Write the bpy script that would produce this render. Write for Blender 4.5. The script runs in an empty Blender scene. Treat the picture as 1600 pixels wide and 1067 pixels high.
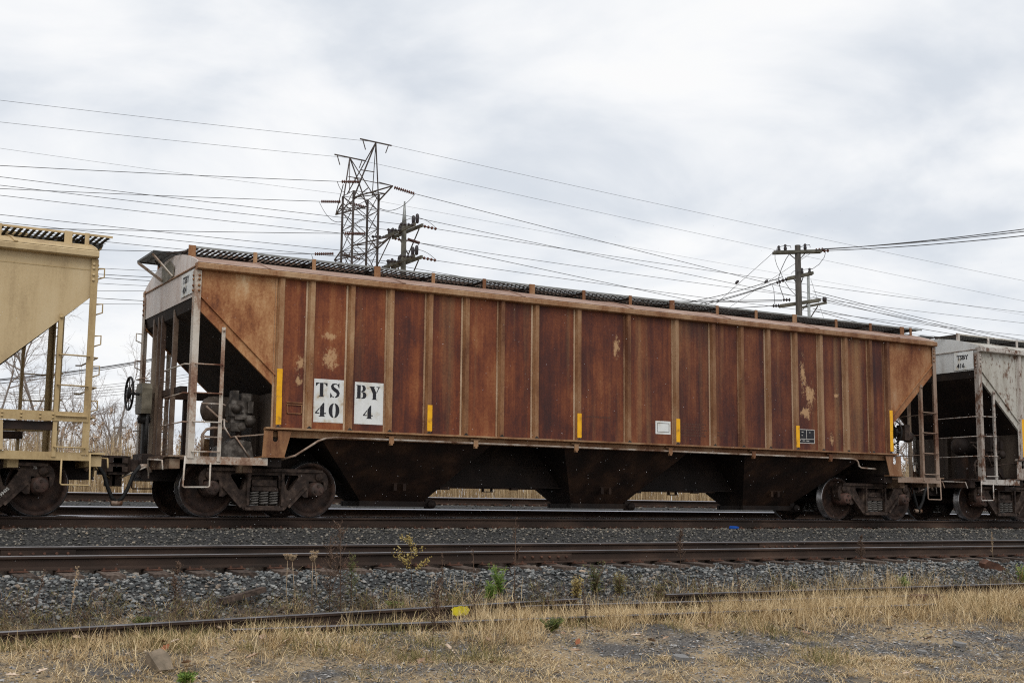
import bpy, bmesh, math, random
import numpy as np
from mathutils import Vector, Matrix

random.seed(7)
rng = np.random.default_rng(11)
scn = bpy.context.scene
col = scn.collection

# ------------------------------------------------------------------ camera
FPX, CAM = 1949.7, np.array([-13.849, -20.755, 0.205])
YAW, PITCH, ROLL = 0.53039, 0.131655, 0.010173


def cam_axes():
    f = np.array([math.sin(YAW) * math.cos(PITCH), math.cos(YAW) * math.cos(PITCH), math.sin(PITCH)])
    r = np.array([math.cos(YAW), -math.sin(YAW), 0.0])
    u = np.cross(r, f)
    return r * math.cos(ROLL) + u * math.sin(ROLL), -r * math.sin(ROLL) + u * math.cos(ROLL), f


AX_R, AX_U, AX_F = cam_axes()
cd = bpy.data.cameras.new('camera')
cam = bpy.data.objects.new('camera', cd)
col.objects.link(cam)
cd.sensor_width = 36.0
cd.lens = 36.0 * FPX / 1600.0
cd.clip_start = 0.1
cd.clip_end = 6000
M = Matrix(((AX_R[0], AX_U[0], -AX_F[0], CAM[0]), (AX_R[1], AX_U[1], -AX_F[1], CAM[1]),
            (AX_R[2], AX_U[2], -AX_F[2], CAM[2]), (0, 0, 0, 1)))
cam.matrix_world = M
scn.camera = cam
scn.view_settings.view_transform = 'Standard'
scn.view_settings.look = 'None'
scn.view_settings.gamma = 1.0
scn.view_settings.use_curve_mapping = False
scn.view_settings.exposure = 0.0
scn.cycles.use_denoising = False
scn.cycles.filter_width = 1.15


def ray(px, py):
    return AX_F + AX_R * (px - 800) / FPX - AX_U * (py - 533.5) / FPX


def at_y(px, py, Y):
    d = ray(px, py)
    return CAM + d * ((Y - CAM[1]) / d[1])


def at_x(px, py, X):
    d = ray(px, py)
    return CAM + d * ((X - CAM[0]) / d[0])


def at_z(px, py, Z):
    d = ray(px, py)
    return CAM + d * ((Z - CAM[2]) / d[2])


def at_d(px, py, dist):
    return CAM + ray(px, py) * dist


# ------------------------------------------------------------------ world and sun (overcast)
SUN_EL, SUN_AZ = math.radians(52), math.radians(205)     # azimuth from +Y towards +X
w = bpy.data.worlds.new('World')
scn.world = w
w.use_nodes = True
nt = w.node_tree
nt.nodes.clear()
out = nt.nodes.new('ShaderNodeOutputWorld')
bg = nt.nodes.new('ShaderNodeBackground')
sky = nt.nodes.new('ShaderNodeTexSky')
sky.sky_type = 'NISHITA'
sky.sun_disc = False
sky.sun_elevation = SUN_EL
sky.sun_rotation = SUN_AZ
sky.air_density = 1.0
sky.dust_density = 2.0
scale = nt.nodes.new('ShaderNodeVectorMath'); scale.operation = 'SCALE'; scale.inputs[3].default_value = 0.10
nt.links.new(sky.outputs[0], scale.inputs[0])
tc = nt.nodes.new('ShaderNodeTexCoord')
sep = nt.nodes.new('ShaderNodeSeparateXYZ')
nt.links.new(tc.outputs['Generated'], sep.inputs[0])
zz = nt.nodes.new('ShaderNodeMath'); zz.operation = 'ABSOLUTE'
nt.links.new(sep.outputs[2], zz.inputs[0])
za = nt.nodes.new('ShaderNodeMath'); za.operation = 'ADD'; za.inputs[1].default_value = 0.22
nt.links.new(zz.outputs[0], za.inputs[0])
cmb = nt.nodes.new('ShaderNodeCombineXYZ')
for i in (0, 1):
    dv = nt.nodes.new('ShaderNodeMath'); dv.operation = 'DIVIDE'
    nt.links.new(sep.outputs[i], dv.inputs[0]); nt.links.new(za.outputs[0], dv.inputs[1])
    nt.links.new(dv.outputs[0], cmb.inputs[i])
n1 = nt.nodes.new('ShaderNodeTexNoise'); n1.inputs['Scale'].default_value = 2.3
n1.inputs['Detail'].default_value = 6; n1.inputs['Roughness'].default_value = 0.52
n1.inputs['Distortion'].default_value = 0.35
mpw = nt.nodes.new('ShaderNodeMapping'); mpw.inputs['Location'].default_value = (7.4, 2.2, 0.0)
nt.links.new(cmb.outputs[0], mpw.inputs[0]); nt.links.new(mpw.outputs[0], n1.inputs['Vector'])
cr = nt.nodes.new('ShaderNodeValToRGB')
cr.color_ramp.interpolation = 'B_SPLINE'
els = cr.color_ramp.elements
els[0].position = 0.34; els[0].color = (0.68, 0.73, 0.80, 1)
els[1].position = 0.62; els[1].color = (1.02, 1.02, 1.02, 1)
e = els.new(0.47); e.color = (0.86, 0.89, 0.93, 1)
nt.links.new(n1.outputs[0], cr.inputs[0])
mx = nt.nodes.new('ShaderNodeMixRGB'); mx.inputs[0].default_value = 0.96
nt.links.new(scale.outputs[0], mx.inputs[1]); nt.links.new(cr.outputs[0], mx.inputs[2])
nt.links.new(mx.outputs[0], bg.inputs[0])
bg.inputs[1].default_value = 1.0
nt.links.new(bg.outputs[0], out.inputs[0])

sd = bpy.data.lights.new('sun', 'SUN')
sd.energy = 1.5
sd.angle = math.radians(35)
sd.color = (1.0, 0.97, 0.93)
sun = bpy.data.objects.new('sun', sd)
col.objects.link(sun)
sdir = Vector((math.sin(SUN_AZ) * math.cos(SUN_EL), math.cos(SUN_AZ) * math.cos(SUN_EL), math.sin(SUN_EL)))
sun.rotation_euler = (-sdir).to_track_quat('-Z', 'Y').to_euler()
sun.location = (0, -30, 40)


# ------------------------------------------------------------------ materials
def new_mat(name):
    m = bpy.data.materials.new(name)
    m.use_nodes = True
    t = m.node_tree
    b = t.nodes['Principled BSDF']
    b.inputs['Specular IOR Level'].default_value = 0.3
    return m, t, b


def node(t, kind, **kw):
    n = t.nodes.new(kind)
    for k, v in kw.items():
        setattr(n, k, v)
    return n


def noise(t, scale=(1, 1, 1), s=5.0, detail=4.0, rough=0.55, coord='Object', offset=(0, 0, 0), dist=0.0):
    c = node(t, 'ShaderNodeTexCoord')
    m = node(t, 'ShaderNodeMapping')
    m.inputs['Scale'].default_value = scale
    m.inputs['Location'].default_value = offset
    n = node(t, 'ShaderNodeTexNoise')
    n.inputs['Scale'].default_value = s
    n.inputs['Detail'].default_value = detail
    n.inputs['Roughness'].default_value = rough
    n.inputs['Distortion'].default_value = dist
    t.links.new(c.outputs[coord], m.inputs[0])
    t.links.new(m.outputs[0], n.inputs['Vector'])
    return n.outputs[0]


def ramp(t, fac, stops, interp='LINEAR'):
    r = node(t, 'ShaderNodeValToRGB')
    r.color_ramp.interpolation = interp
    e = r.color_ramp.elements
    e[0].position, e[0].color = stops[0][0], (*stops[0][1], 1)
    e[1].position, e[1].color = stops[-1][0], (*stops[-1][1], 1)
    for p_, c_ in stops[1:-1]:
        k = e.new(p_); k.color = (*c_, 1)
    t.links.new(fac, r.inputs[0])
    return r.outputs[0]


def math_(t, op, a, b=None, clamp=False):
    n = node(t, 'ShaderNodeMath', operation=op, use_clamp=clamp)
    for i, v in enumerate((a, b)):
        if v is None:
            continue
        if isinstance(v, (int, float)):
            n.inputs[i].default_value = v
        else:
            t.links.new(v, n.inputs[i])
    return n.outputs[0]


def mix(t, fac, a, b, mode='MIX'):
    n = node(t, 'ShaderNodeMixRGB', blend_type=mode)
    for i, v in enumerate((fac, a, b)):
        if isinstance(v, (int, float)):
            n.inputs[i].default_value = v
        elif isinstance(v, tuple):
            n.inputs[i].default_value = (*v, 1)
        else:
            t.links.new(v, n.inputs[i])
    return n.outputs[0]


def bump(t, b, h, strength=0.3, dist=0.01):
    n = node(t, 'ShaderNodeBump')
    n.inputs['Strength'].default_value = strength
    n.inputs['Distance'].default_value = dist
    t.links.new(h, n.inputs['Height'])
    t.links.new(n.outputs[0], b.inputs['Normal'])


G = (1, 1, 1)


def simple(name, stops, s=8.0, scale=G, rough=0.7, metal=0.0, bmp=0.0, detail=5.0, perobj=0.0, island=0.0, spec=0.3, offset=(0, 0, 0)):
    m, t, b = new_mat(name)
    f = noise(t, scale, s, detail, offset=offset)
    if perobj:
        oi = node(t, 'ShaderNodeObjectInfo')
        f = math_(t, 'ADD', f, math_(t, 'MULTIPLY', math_(t, 'SUBTRACT', oi.outputs['Random'], 0.5), perobj))
    if island:
        gi = node(t, 'ShaderNodeNewGeometry')
        f = math_(t, 'ADD', math_(t, 'MULTIPLY', f, 1 - island), math_(t, 'MULTIPLY', gi.outputs['Random Per Island'], island))
    t.links.new(ramp(t, f, stops), b.inputs['Base Color'])
    b.inputs['Roughness'].default_value = rough
    b.inputs['Metallic'].default_value = metal
    b.inputs['Specular IOR Level'].default_value = spec
    if bmp:
        bump(t, b, noise(t, G, s * 4, 4), bmp, 0.01)
    return m


def car_skin(name, stops, streak=(5.5, 5.5, 0.22), peel=(), peel_col=(0.50, 0.31, 0.16), shift=0.0, perobj=0.10, rough=0.62, trend=None,
             edge=None, spots=None, swt=0.45, tanrun=None):
    """weathered side sheet: vertical run-off streaks, blotches, grain, peeled patches."""
    m, t, b = new_mat(name)
    st = math_(t, 'ADD', math_(t, 'MULTIPLY', math_(t, 'SUBTRACT', noise(t, streak, 1.0, 7, 0.72), 0.5), 1.5), 0.5)
    bl = noise(t, (0.9, 0.9, 0.5), 1.8, 8, 0.66, offset=(3, 1, 2))
    gr = math_(t, 'ADD', math_(t, 'MULTIPLY', math_(t, 'SUBTRACT', noise(t, G, 26.0, 7, 0.8), 0.5), 1.8), 0.5)
    f = math_(t, 'ADD', math_(t, 'MULTIPLY', st, swt), math_(t, 'MULTIPLY', math_(t, 'ADD', math_(t, 'MULTIPLY', math_(t, 'SUBTRACT', bl, 0.5), 1.45), 0.5), 0.92 - swt))
    f = math_(t, 'ADD', f, math_(t, 'MULTIPLY', gr, 0.20))
    f = math_(t, 'ADD', f, -0.07 + shift)
    oi = node(t, 'ShaderNodeObjectInfo')
    f = math_(t, 'ADD', f, math_(t, 'MULTIPLY', math_(t, 'SUBTRACT', oi.outputs['Random'], 0.5), perobj))
    c = ramp(t, f, stops)
    tcn = node(t, 'ShaderNodeTexCoord')
    if trend:            # paint fading differently along the car
        sx = node(t, 'ShaderNodeSeparateXYZ')
        t.links.new(tcn.outputs['Object'], sx.inputs[0])
        mr = node(t, 'ShaderNodeMapRange')
        mr.inputs[1].default_value, mr.inputs[2].default_value = trend[0], trend[1]
        t.links.new(sx.outputs[0], mr.inputs[0])
        fx = math_(t, 'MULTIPLY', mr.outputs[0], 0.85)
        c = mix(t, fx, c, mix(t, 1.0, c, trend[2], 'MULTIPLY'))
    if tanrun:           # broad pale runs of washed-down dust on some panels
        tr = noise(t, (2.6, 2.6, 0.10), 1.0, 4, 0.6, offset=(5.3, 0, 1))
        wide = noise(t, (0.45, 0.45, 0.02), 1.0, 1, 0.5, offset=(2.2, 4, 1))
        k = math_(t, 'SUBTRACT', math_(t, 'ADD', tr, math_(t, 'MULTIPLY', wide, 0.6)), tanrun[0])
        k = math_(t, 'MULTIPLY', k, 4.0, True)
        k = math_(t, 'MULTIPLY', k, math_(t, 'ADD', math_(t, 'MULTIPLY', gr, 0.9), 0.15), True)
        c = mix(t, k, c, tanrun[1])
    if spots:
        sp = noise(t, (1, 1, 0.6), 9.0, 6, 0.7, offset=(7, 3, 1))
        big = noise(t, (0.8, 0.8, 0.5), 2.0, 3, 0.6, offset=(1, 8, 4))
        k = math_(t, 'MULTIPLY', math_(t, 'SUBTRACT', math_(t, 'ADD', sp, math_(t, 'MULTIPLY', big, 0.5)), spots[0]), 9.0, True)
        c = mix(t, k, c, spots[1])
    for (px_, pz_, rx_, rz_) in peel:
        mp = node(t, 'ShaderNodeMapping')
        mp.inputs['Location'].default_value = (-px_ / rx_, 0, -pz_ / rz_)
        mp.inputs['Scale'].default_value = (1 / rx_, 0, 1 / rz_)
        t.links.new(tcn.outputs['Object'], mp.inputs[0])
        ln = node(t, 'ShaderNodeVectorMath', operation='LENGTH')
        t.links.new(mp.outputs[0], ln.inputs[0])
        nz = noise(t, (1, 1, 0.7), 13.0, 8, 0.78, offset=(px_, 0, pz_))
        v = math_(t, 'SUBTRACT', math_(t, 'MULTIPLY', nz, 3.4), math_(t, 'MULTIPLY', ln.outputs['Value'], 0.9))
        v = math_(t, 'MULTIPLY', math_(t, 'SUBTRACT', v, 1.05), 3.2, True)
        c = mix(t, math_(t, 'MULTIPLY', v, 0.8), c, peel_col)
    t.links.new(c, b.inputs['Base Color'])
    b.inputs['Roughness'].default_value = rough
    dent = noise(t, (1, 1, 0.6), 2.2, 2)
    h = math_(t, 'ADD', math_(t, 'MULTIPLY', gr, 0.05), dent)
    bump(t, b, h, 0.25, 0.012)
    return m


RUST = [(0.28, (0.042, 0.014, 0.012)), (0.41, (0.088, 0.023, 0.013)), (0.50, (0.145, 0.037, 0.015)),
        (0.59, (0.218, 0.062, 0.021)), (0.69, (0.29, 0.108, 0.040)), (0.82, (0.36, 0.20, 0.092))]
M_ = {}
M_['rust'] = car_skin('rusted_side_sheet', RUST, peel=((-6.08, 2.62, 0.20, 0.22), (-6.1, 2.98, 0.16, 0.10), (-6.60, 2.50, 0.12, 0.2),
                      (4.42, 3.0, 0.10, 0.42), (4.6, 2.55, 0.18, 0.30), (4.5, 2.2, 0.2, 0.15), (-0.32, 3.2, 0.10, 0.25), (5.2, 1.66, .08, .15), (-6.62, 2.2, .07, .10), (5.35, 2.6, .08, .06)),
                      perobj=0.11, trend=(-4.5, 2.5, (0.72, 0.80, 1.0)), swt=0.40, tanrun=(0.86, (0.30, 0.18, 0.08)))
M_['rust_end'] = car_skin('rusted_tan_end_sheet', [(0.32, (0.12, 0.038, 0.016)), (0.43, (0.27, 0.10, 0.036)), (0.55, (0.43, 0.22, 0.095)), (0.70, (0.58, 0.40, 0.23))],
                          swt=0.30, streak=(3, 3, 0.7), perobj=0.0, trend=(-3, 3, (0.62, 0.52, 0.50)))
M_['rust_rib'] = car_skin('rusted_rib_steel', [(0.30, (0.12, 0.045, 0.020)), (0.48, (0.27, 0.13, 0.057)), (0.68, (0.42, 0.27, 0.15))], streak=(3, 3, 0.6), perobj=0.22,
                          trend=(-5, 2, (0.68, 0.62, 0.62)))
M_['rust_highlight'] = car_skin('flange_highlight', [(0.30, (0.15, 0.06, 0.03)), (0.5, (0.38, 0.24, 0.14)), (0.7, (0.56, 0.42, 0.29))], streak=(3, 3, 0.8), perobj=0.3, trend=(-5, 3, (0.62, 0.55, 0.52)))  # pale strip that paints a highlight along the left edge of each rib
M_['rust_roof'] = car_skin('rusted_roof_sheet', [(0.30, (0.17, 0.085, 0.055)), (0.5, (0.30, 0.19, 0.14)), (0.72, (0.44, 0.33, 0.27))], streak=(1, 2, 2), perobj=0.0)
M_['rust_panel_end'] = car_skin('faded_end_panel', [(0.28, (0.26, 0.15, 0.11)), (0.44, (0.60, 0.51, 0.46)), (0.66, (0.76, 0.72, 0.69))], streak=(4, 4, 0.5), perobj=0.0)
M_['rust_post'] = car_skin('worn_post_paint', [(0.30, (0.12, 0.045, 0.025)), (0.42, (0.30, 0.19, 0.13)), (0.52, (0.50, 0.44, 0.37)), (0.7, (0.62, 0.58, 0.52))], streak=(2, 2, 1.2), perobj=0.12, trend=(-6, 2, (0.40, 0.28, 0.22)))
M_['rust_post_dark'] = car_skin('rusted_inner_post', [(0.30, (0.05, 0.026, 0.018)), (0.5, (0.15, 0.10, 0.07)), (0.7, (0.30, 0.24, 0.18))], streak=(2, 2, 1.2), perobj=0.25, trend=(-6, 2, (0.6, 0.45, 0.4)))
M_['tan'] = car_skin('tan_car_paint', [(0.30, (0.36, 0.26, 0.14)), (0.5, (0.51, 0.385, 0.215)), (0.75, (0.58, 0.46, 0.28))], streak=(4, 4, 0.3), perobj=0.03, rough=0.5)
M_['tan_dirty'] = car_skin('dusty_tan_paint', [(0.30, (0.26, 0.17, 0.08)), (0.5, (0.44, 0.32, 0.16)), (0.75, (0.55, 0.42, 0.24))], streak=(3, 3, 0.8), perobj=0.08)
M_['grey'] = car_skin('stained_grey_paint', [(0.30, (0.24, 0.21, 0.17)), (0.5, (0.43, 0.41, 0.36)), (0.75, (0.52, 0.51, 0.47))], streak=(4, 4, 0.4), perobj=0.04,
                      spots=(0.77, (0.15, 0.09, 0.06)))
M_['grey_rib'] = car_skin('stained_grey_rib', [(0.30, (0.20, 0.15, 0.12)), (0.5, (0.42, 0.38, 0.34)), (0.75, (0.55, 0.53, 0.50))], streak=(3, 3, 0.6), perobj=0.1,
                          spots=(0.74, (0.12, 0.06, 0.035)))
M_['grey_end'] = car_skin('pale_end_panel', [(0.30, (0.40, 0.38, 0.35)), (0.5, (0.60, 0.60, 0.58)), (0.75, (0.66, 0.67, 0.66))], streak=(4, 4, 0.4), perobj=0.0, spots=(0.88, (0.16, 0.09, 0.05)))
M_['grime'] = simple('grimy_shaded_underframe', [(0.3, (0.010, 0.007, 0.006)), (0.55, (0.022, 0.014, 0.011)), (0.75, (0.05, 0.032, 0.022))], s=2.2, rough=0.75, bmp=0.2)  # real grime; on the bay end sheets it also paints in recess shade
M_['grime_brown'] = simple('brown_hopper_bay', [(0.3, (0.014, 0.009, 0.007)), (0.50, (0.030, 0.016, 0.011)), (0.74, (0.085, 0.043, 0.024))], s=2.2, rough=0.7, bmp=0.2)
M_['bulkhead'] = simple('dusty_bulkhead', [(0.3, (0.02, 0.014, 0.011)), (0.5, (0.060, 0.042, 0.031)), (0.7, (0.12, 0.092, 0.07))], s=1.0, scale=(3, 3, 0.5), rough=0.8)
M_['truck'] = simple('truck_casting', [(0.3, (0.016, 0.010, 0.008)), (0.5, (0.044, 0.028, 0.021)), (0.72, (0.115, 0.078, 0.058))], s=9, rough=0.72, bmp=0.35)
M_['wheel'] = simple('wheel_face', [(0.3, (0.018, 0.011, 0.009)), (0.52, (0.046, 0.026, 0.019)), (0.72, (0.11, 0.062, 0.042))], s=7, rough=0.68, bmp=0.2)
M_['tread'] = simple('wheel_tread_steel', [(0.3, (0.20, 0.19, 0.185)), (0.7, (0.42, 0.41, 0.41))], s=10, rough=0.32, metal=0.9)
M_['bearing'] = simple('bearing_cap', [(0.3, (0.045, 0.034, 0.028)), (0.5, (0.075, 0.047, 0.037)), (0.7, (0.12, 0.062, 0.047))], s=9, rough=0.6, perobj=0.3)
M_['spring'] = simple('spring_steel', [(0.3, (0.09, 0.08, 0.07)), (0.7, (0.22, 0.20, 0.18))], s=9, rough=0.5)
M_['grating'] = simple('walkway_grating', [(0.3, (0.045, 0.045, 0.043)), (0.7, (0.11, 0.11, 0.105))], s=8, rough=0.55, metal=0.3)
M_['gal'] = simple('galvanised_edge', [(0.3, (0.18, 0.19, 0.185)), (0.7, (0.34, 0.35, 0.34))], s=8, rough=0.5, metal=0.4)
M_['pipe'] = simple('worn_brake_pipe', [(0.36, (0.12, 0.055, 0.03)), (0.48, (0.32, 0.23, 0.17)), (0.64, (0.52, 0.46, 0.40))], s=3.5, rough=0.5)
M_['brake'] = simple('brake_valve_casting', [(0.3, (0.018, 0.014, 0.011)), (0.50, (0.050, 0.040, 0.032)), (0.72, (0.17, 0.15, 0.13))], s=9, rough=0.6)
M_['tank'] = simple('reservoir_paint', [(0.3, (0.05, 0.035, 0.026)), (0.55, (0.13, 0.10, 0.078)), (0.8, (0.30, 0.26, 0.22))], s=4, rough=0.55)
M_['olive'] = simple('brake_housing_paint', [(0.3, (0.10, 0.085, 0.06)), (0.7, (0.27, 0.24, 0.18))], s=5, rough=0.6)
M_['black'] = simple('black_iron', [(0.3, (0.012, 0.011, 0.011)), (0.7, (0.035, 0.032, 0.03))], s=6, rough=0.6)
M_['rubber'] = simple('hose_rubber', [(0.3, (0.012, 0.012, 0.012)), (0.7, (0.03, 0.03, 0.03))], s=10, rough=0.7)
M_['yellow'] = simple('yellow_reflective_tape', [(0.30, (0.45, 0.22, 0.02)), (0.42, (0.78, 0.38, 0.008)), (0.7, (0.90, 0.47, 0.01))], s=9, rough=0.45)
M_['white'] = simple('white_stencil_patch', [(0.30, (0.42, 0.33, 0.22)), (0.38, (0.62, 0.59, 0.52)), (0.5, (0.70, 0.71, 0.69)), (0.75, (0.76, 0.77, 0.76))], s=6, rough=0.6)
M_['ink'] = simple('black_lettering', [(0.3, (0.010, 0.010, 0.014)), (0.7, (0.028, 0.028, 0.034))], s=14, rough=0.6)
M_['chalk'] = simple('white_lettering', [(0.3, (0.42, 0.39, 0.35)), (0.7, (0.66, 0.64, 0.6))], s=14, rough=0.7)
M_['fade'] = simple('faded_lettering', [(0.3, (0.07, 0.03, 0.02)), (0.7, (0.10, 0.045, 0.03))], s=14, rough=0.7)
M_['rail_web'] = simple('rail_rust', [(0.3, (0.016, 0.010, 0.007)), (0.55, (0.038, 0.022, 0.015)), (0.75, (0.075, 0.045, 0.030))], s=3, scale=(0.4, 1, 1), rough=0.75, bmp=0.25)
M_['rail_top'] = simple('worn_rail_head', [(0.3, (0.42, 0.42, 0.46)), (0.7, (0.60, 0.60, 0.64))], s=4, scale=(0.1, 6, 6), rough=0.22, metal=1.0)
M_['rail_old'] = simple('dull_rail_head', [(0.3, (0.10, 0.095, 0.095)), (0.7, (0.25, 0.24, 0.245))], s=4, scale=(0.4, 4, 4), rough=0.4, metal=0.7)
M_['tie'] = simple('weathered_tie_wood', [(0.3, (0.028, 0.020, 0.016)), (0.55, (0.085, 0.060, 0.046)), (0.75, (0.17, 0.13, 0.105))], s=3, scale=(6, 1, 6), rough=0.85, bmp=0.4, perobj=0.2)
M_['rusty_steel'] = simple('rusty_scrap_steel', [(0.3, (0.04, 0.02, 0.014)), (0.7, (0.14, 0.065, 0.04))], s=7, rough=0.8, bmp=0.3)
M_['wood'] = simple('creosoted_pole_wood', [(0.3, (0.035, 0.031, 0.027)), (0.6, (0.075, 0.066, 0.056)), (0.8, (0.14, 0.125, 0.105))], s=3, scale=(5, 5, 0.5), rough=0.85)
M_['arm_wood'] = simple('crossarm_wood', [(0.3, (0.055, 0.052, 0.040)), (0.7, (0.16, 0.15, 0.12))], s=3, rough=0.85)
M_['tower'] = simple('weathered_tower_steel', [(0.3, (0.045, 0.036, 0.033)), (0.6, (0.085, 0.070, 0.064)), (0.8, (0.14, 0.115, 0.105))], s=2, rough=0.7)
M_['porcelain'] = simple('brown_porcelain', [(0.3, (0.055, 0.018, 0.012)), (0.7, (0.12, 0.045, 0.03))], s=8, rough=0.35)
M_['porcelain_dark'] = simple('dark_porcelain', [(0.3, (0.018, 0.015, 0.018)), (0.7, (0.05, 0.04, 0.042))], s=8, rough=0.35)
M_['wire'] = simple('wire_metal', [(0.3, (0.045, 0.045, 0.05)), (0.7, (0.08, 0.08, 0.085))], s=3, rough=0.6)
M_['bark'] = simple('bare_tree_bark', [(0.3, (0.12, 0.10, 0.088)), (0.7, (0.24, 0.21, 0.19))], s=3, rough=0.9)
M_['twig'] = simple('bare_twigs', [(0.3, (0.20, 0.165, 0.15)), (0.7, (0.34, 0.295, 0.265))], s=2, rough=0.9)
M_['stone'] = simple('ballast_stone', [(0.10, (0.024, 0.026, 0.027)), (0.38, (0.078, 0.083, 0.083)), (0.60, (0.165, 0.172, 0.170)), (0.76, (0.29, 0.285, 0.27)), (0.86, (0.19, 0.145, 0.105)), (0.95, (0.38, 0.33, 0.27))],
                    s=9, rough=0.75, island=0.75, bmp=0.3)
M_['stone_brown'] = simple('dusty_ballast_stone', [(0.10, (0.028, 0.026, 0.023)), (0.42, (0.078, 0.074, 0.065)), (0.66, (0.15, 0.142, 0.125)), (0.84, (0.26, 0.23, 0.19)), (0.95, (0.44, 0.34, 0.23))],
                          s=9, rough=0.8, island=0.75, bmp=0.3)
M_['grit'] = simple('ground_grit', [(0.10, (0.045, 0.043, 0.042)), (0.5, (0.15, 0.146, 0.142)), (0.9, (0.42, 0.405, 0.39))], s=9, rough=0.85, island=0.75)
M_['straw'] = simple('dry_grass_blade', [(0.12, (0.13, 0.08, 0.038)), (0.32, (0.38, 0.26, 0.125)), (0.6, (0.60, 0.45, 0.25)), (0.9, (0.78, 0.64, 0.41))], s=1.2, rough=0.8, island=0.65)
M_['olive_grass'] = simple('half_green_grass', [(0.12, (0.055, 0.055, 0.018)), (0.5, (0.17, 0.15, 0.055)), (0.9, (0.36, 0.28, 0.12))], s=1.5, rough=0.8, island=0.65)
M_['reed'] = simple('dry_reed', [(0.12, (0.22, 0.15, 0.080)), (0.5, (0.42, 0.31, 0.18)), (0.9, (0.58, 0.46, 0.29))], s=0.8, rough=0.85, island=0.7)
M_['plume'] = simple('reed_plume', [(0.12, (0.25, 0.17, 0.115)), (0.9, (0.48, 0.36, 0.26))], s=0.8, rough=0.9, island=0.7)
M_['green'] = simple('fresh_weed_leaf', [(0.15, (0.055, 0.11, 0.018)), (0.5, (0.13, 0.21, 0.035)), (0.9, (0.30, 0.34, 0.075))], s=3, rough=0.65, island=0.6)
M_['green_dull'] = simple('dull_green_leaf', [(0.15, (0.035, 0.055, 0.014)), (0.5, (0.09, 0.11, 0.03)), (0.9, (0.22, 0.17, 0.07))], s=3, rough=0.7, island=0.6)
M_['gold'] = simple('seeding_weed_gold', [(0.15, (0.24, 0.17, 0.045)), (0.5, (0.40, 0.30, 0.09)), (0.9, (0.60, 0.52, 0.27))], s=3, rough=0.8, island=0.6)
M_['brown_weed'] = simple('dead_weed_brown', [(0.15, (0.045, 0.027, 0.018)), (0.5, (0.11, 0.068, 0.045)), (0.9, (0.20, 0.13, 0.09))], s=3, rough=0.85, island=0.6)
M_['pale_weed'] = simple('dead_weed_pale', [(0.15, (0.24, 0.16, 0.09)), (0.9, (0.50, 0.38, 0.25))], s=3, rough=0.85, island=0.6)
M_['leaf'] = simple('fallen_leaf', [(0.2, (0.22, 0.13, 0.075)), (0.5, (0.40, 0.28, 0.19)), (0.8, (0.60, 0.48, 0.37))], s=3, rough=0.75, perobj=0.5)
M_['leaf_red'] = simple('russet_leaf', [(0.2, (0.17, 0.05, 0.02)), (0.8, (0.30, 0.11, 0.045))], s=6, rough=0.7)
M_['sandstone'] = simple('sandstone_face', [(0.3, (0.11, 0.088, 0.062)), (0.7, (0.25, 0.195, 0.14))], s=9, rough=0.9, bmp=0.4)
M_['paint_yellow'] = simple('yellow_paint_mark', [(0.36, (0.30, 0.24, 0.03)), (0.46, (0.60, 0.50, 0.02)), (0.7, (0.72, 0.60, 0.03))], s=14, rough=0.6)
M_['blue'] = simple('blue_plastic', [(0.3, (0.01, 0.06, 0.30)), (0.7, (0.02, 0.10, 0.42))], s=6, rough=0.4)
M_['snow'] = simple('falling_snow', [(0.3, (0.75, 0.77, 0.8)), (0.7, (0.85, 0.86, 0.88))], s=6, rough=0.9)


def ground_material():
    m, t, b = new_mat('ground_soil_and_ballast')
    tcn = node(t, 'ShaderNodeTexCoord')
    sx = node(t, 'ShaderNodeSeparateXYZ')
    t.links.new(tcn.outputs['Object'], sx.inputs[0])
    gr = noise(t, G, 42, 6, 0.75)
    vo = node(t, 'ShaderNodeTexVoronoi'); vo.inputs['Scale'].default_value = 26
    t.links.new(tcn.outputs['Object'], vo.inputs['Vector'])
    stony = ramp(t, math_(t, 'ADD', math_(t, 'MULTIPLY', gr, 0.6), math_(t, 'MULTIPLY', vo.outputs['Distance'], 0.9)),
                 [(0.3, (0.10, 0.098, 0.095)), (0.6, (0.055, 0.053, 0.051)), (0.9, (0.02, 0.02, 0.02))])
    soil = ramp(t, gr, [(0.3, (0.035, 0.031, 0.028)), (0.5, (0.095, 0.087, 0.08)), (0.7, (0.22, 0.208, 0.196))])
    th = noise(t, G, 1.1, 5, 0.6, offset=(4, 2, 0))
    patch = math_(t, 'MULTIPLY', math_(t, 'SUBTRACT', math_(t, 'ADD', th, math_(t, 'MULTIPLY', gr, 0.25)), 0.56), 6.0, True)
    thatch = ramp(t, gr, [(0.3, (0.16, 0.115, 0.07)), (0.5, (0.32, 0.24, 0.145)), (0.7, (0.48, 0.375, 0.24))])
    verge = mix(t, patch, soil, thatch)
    m1 = node(t, 'ShaderNodeMapRange'); m1.inputs[1].default_value = -6.75; m1.inputs[2].default_value = -6.35
    t.links.new(sx.outputs[1], m1.inputs[0])
    m2 = node(t, 'ShaderNodeMapRange'); m2.inputs[1].default_value = 10.8; m2.inputs[2].default_value = 11.6
    t.links.new(sx.outputs[1], m2.inputs[0])
    c = mix(t, m1.outputs[0], verge, stony)
    c = mix(t, m2.outputs[0], c, thatch)
    t.links.new(c, b.inputs['Base Color'])
    b.inputs['Roughness'].default_value = 0.9
    bump(t, b, math_(t, 'ADD', gr, math_(t, 'MULTIPLY', vo.outputs['Distance'], -1.0)), 0.6, 0.03)
    return m


# ------------------------------------------------------------------ mesh helpers
def link_mesh(name, me, mats, parent=None):
    for m in (mats if isinstance(mats, (list, tuple)) else [mats]):
        me.materials.append(m)
    o = bpy.data.objects.new(name, me)
    col.objects.link(o)
    if parent is not None:
        o.parent = parent
    return o


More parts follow.
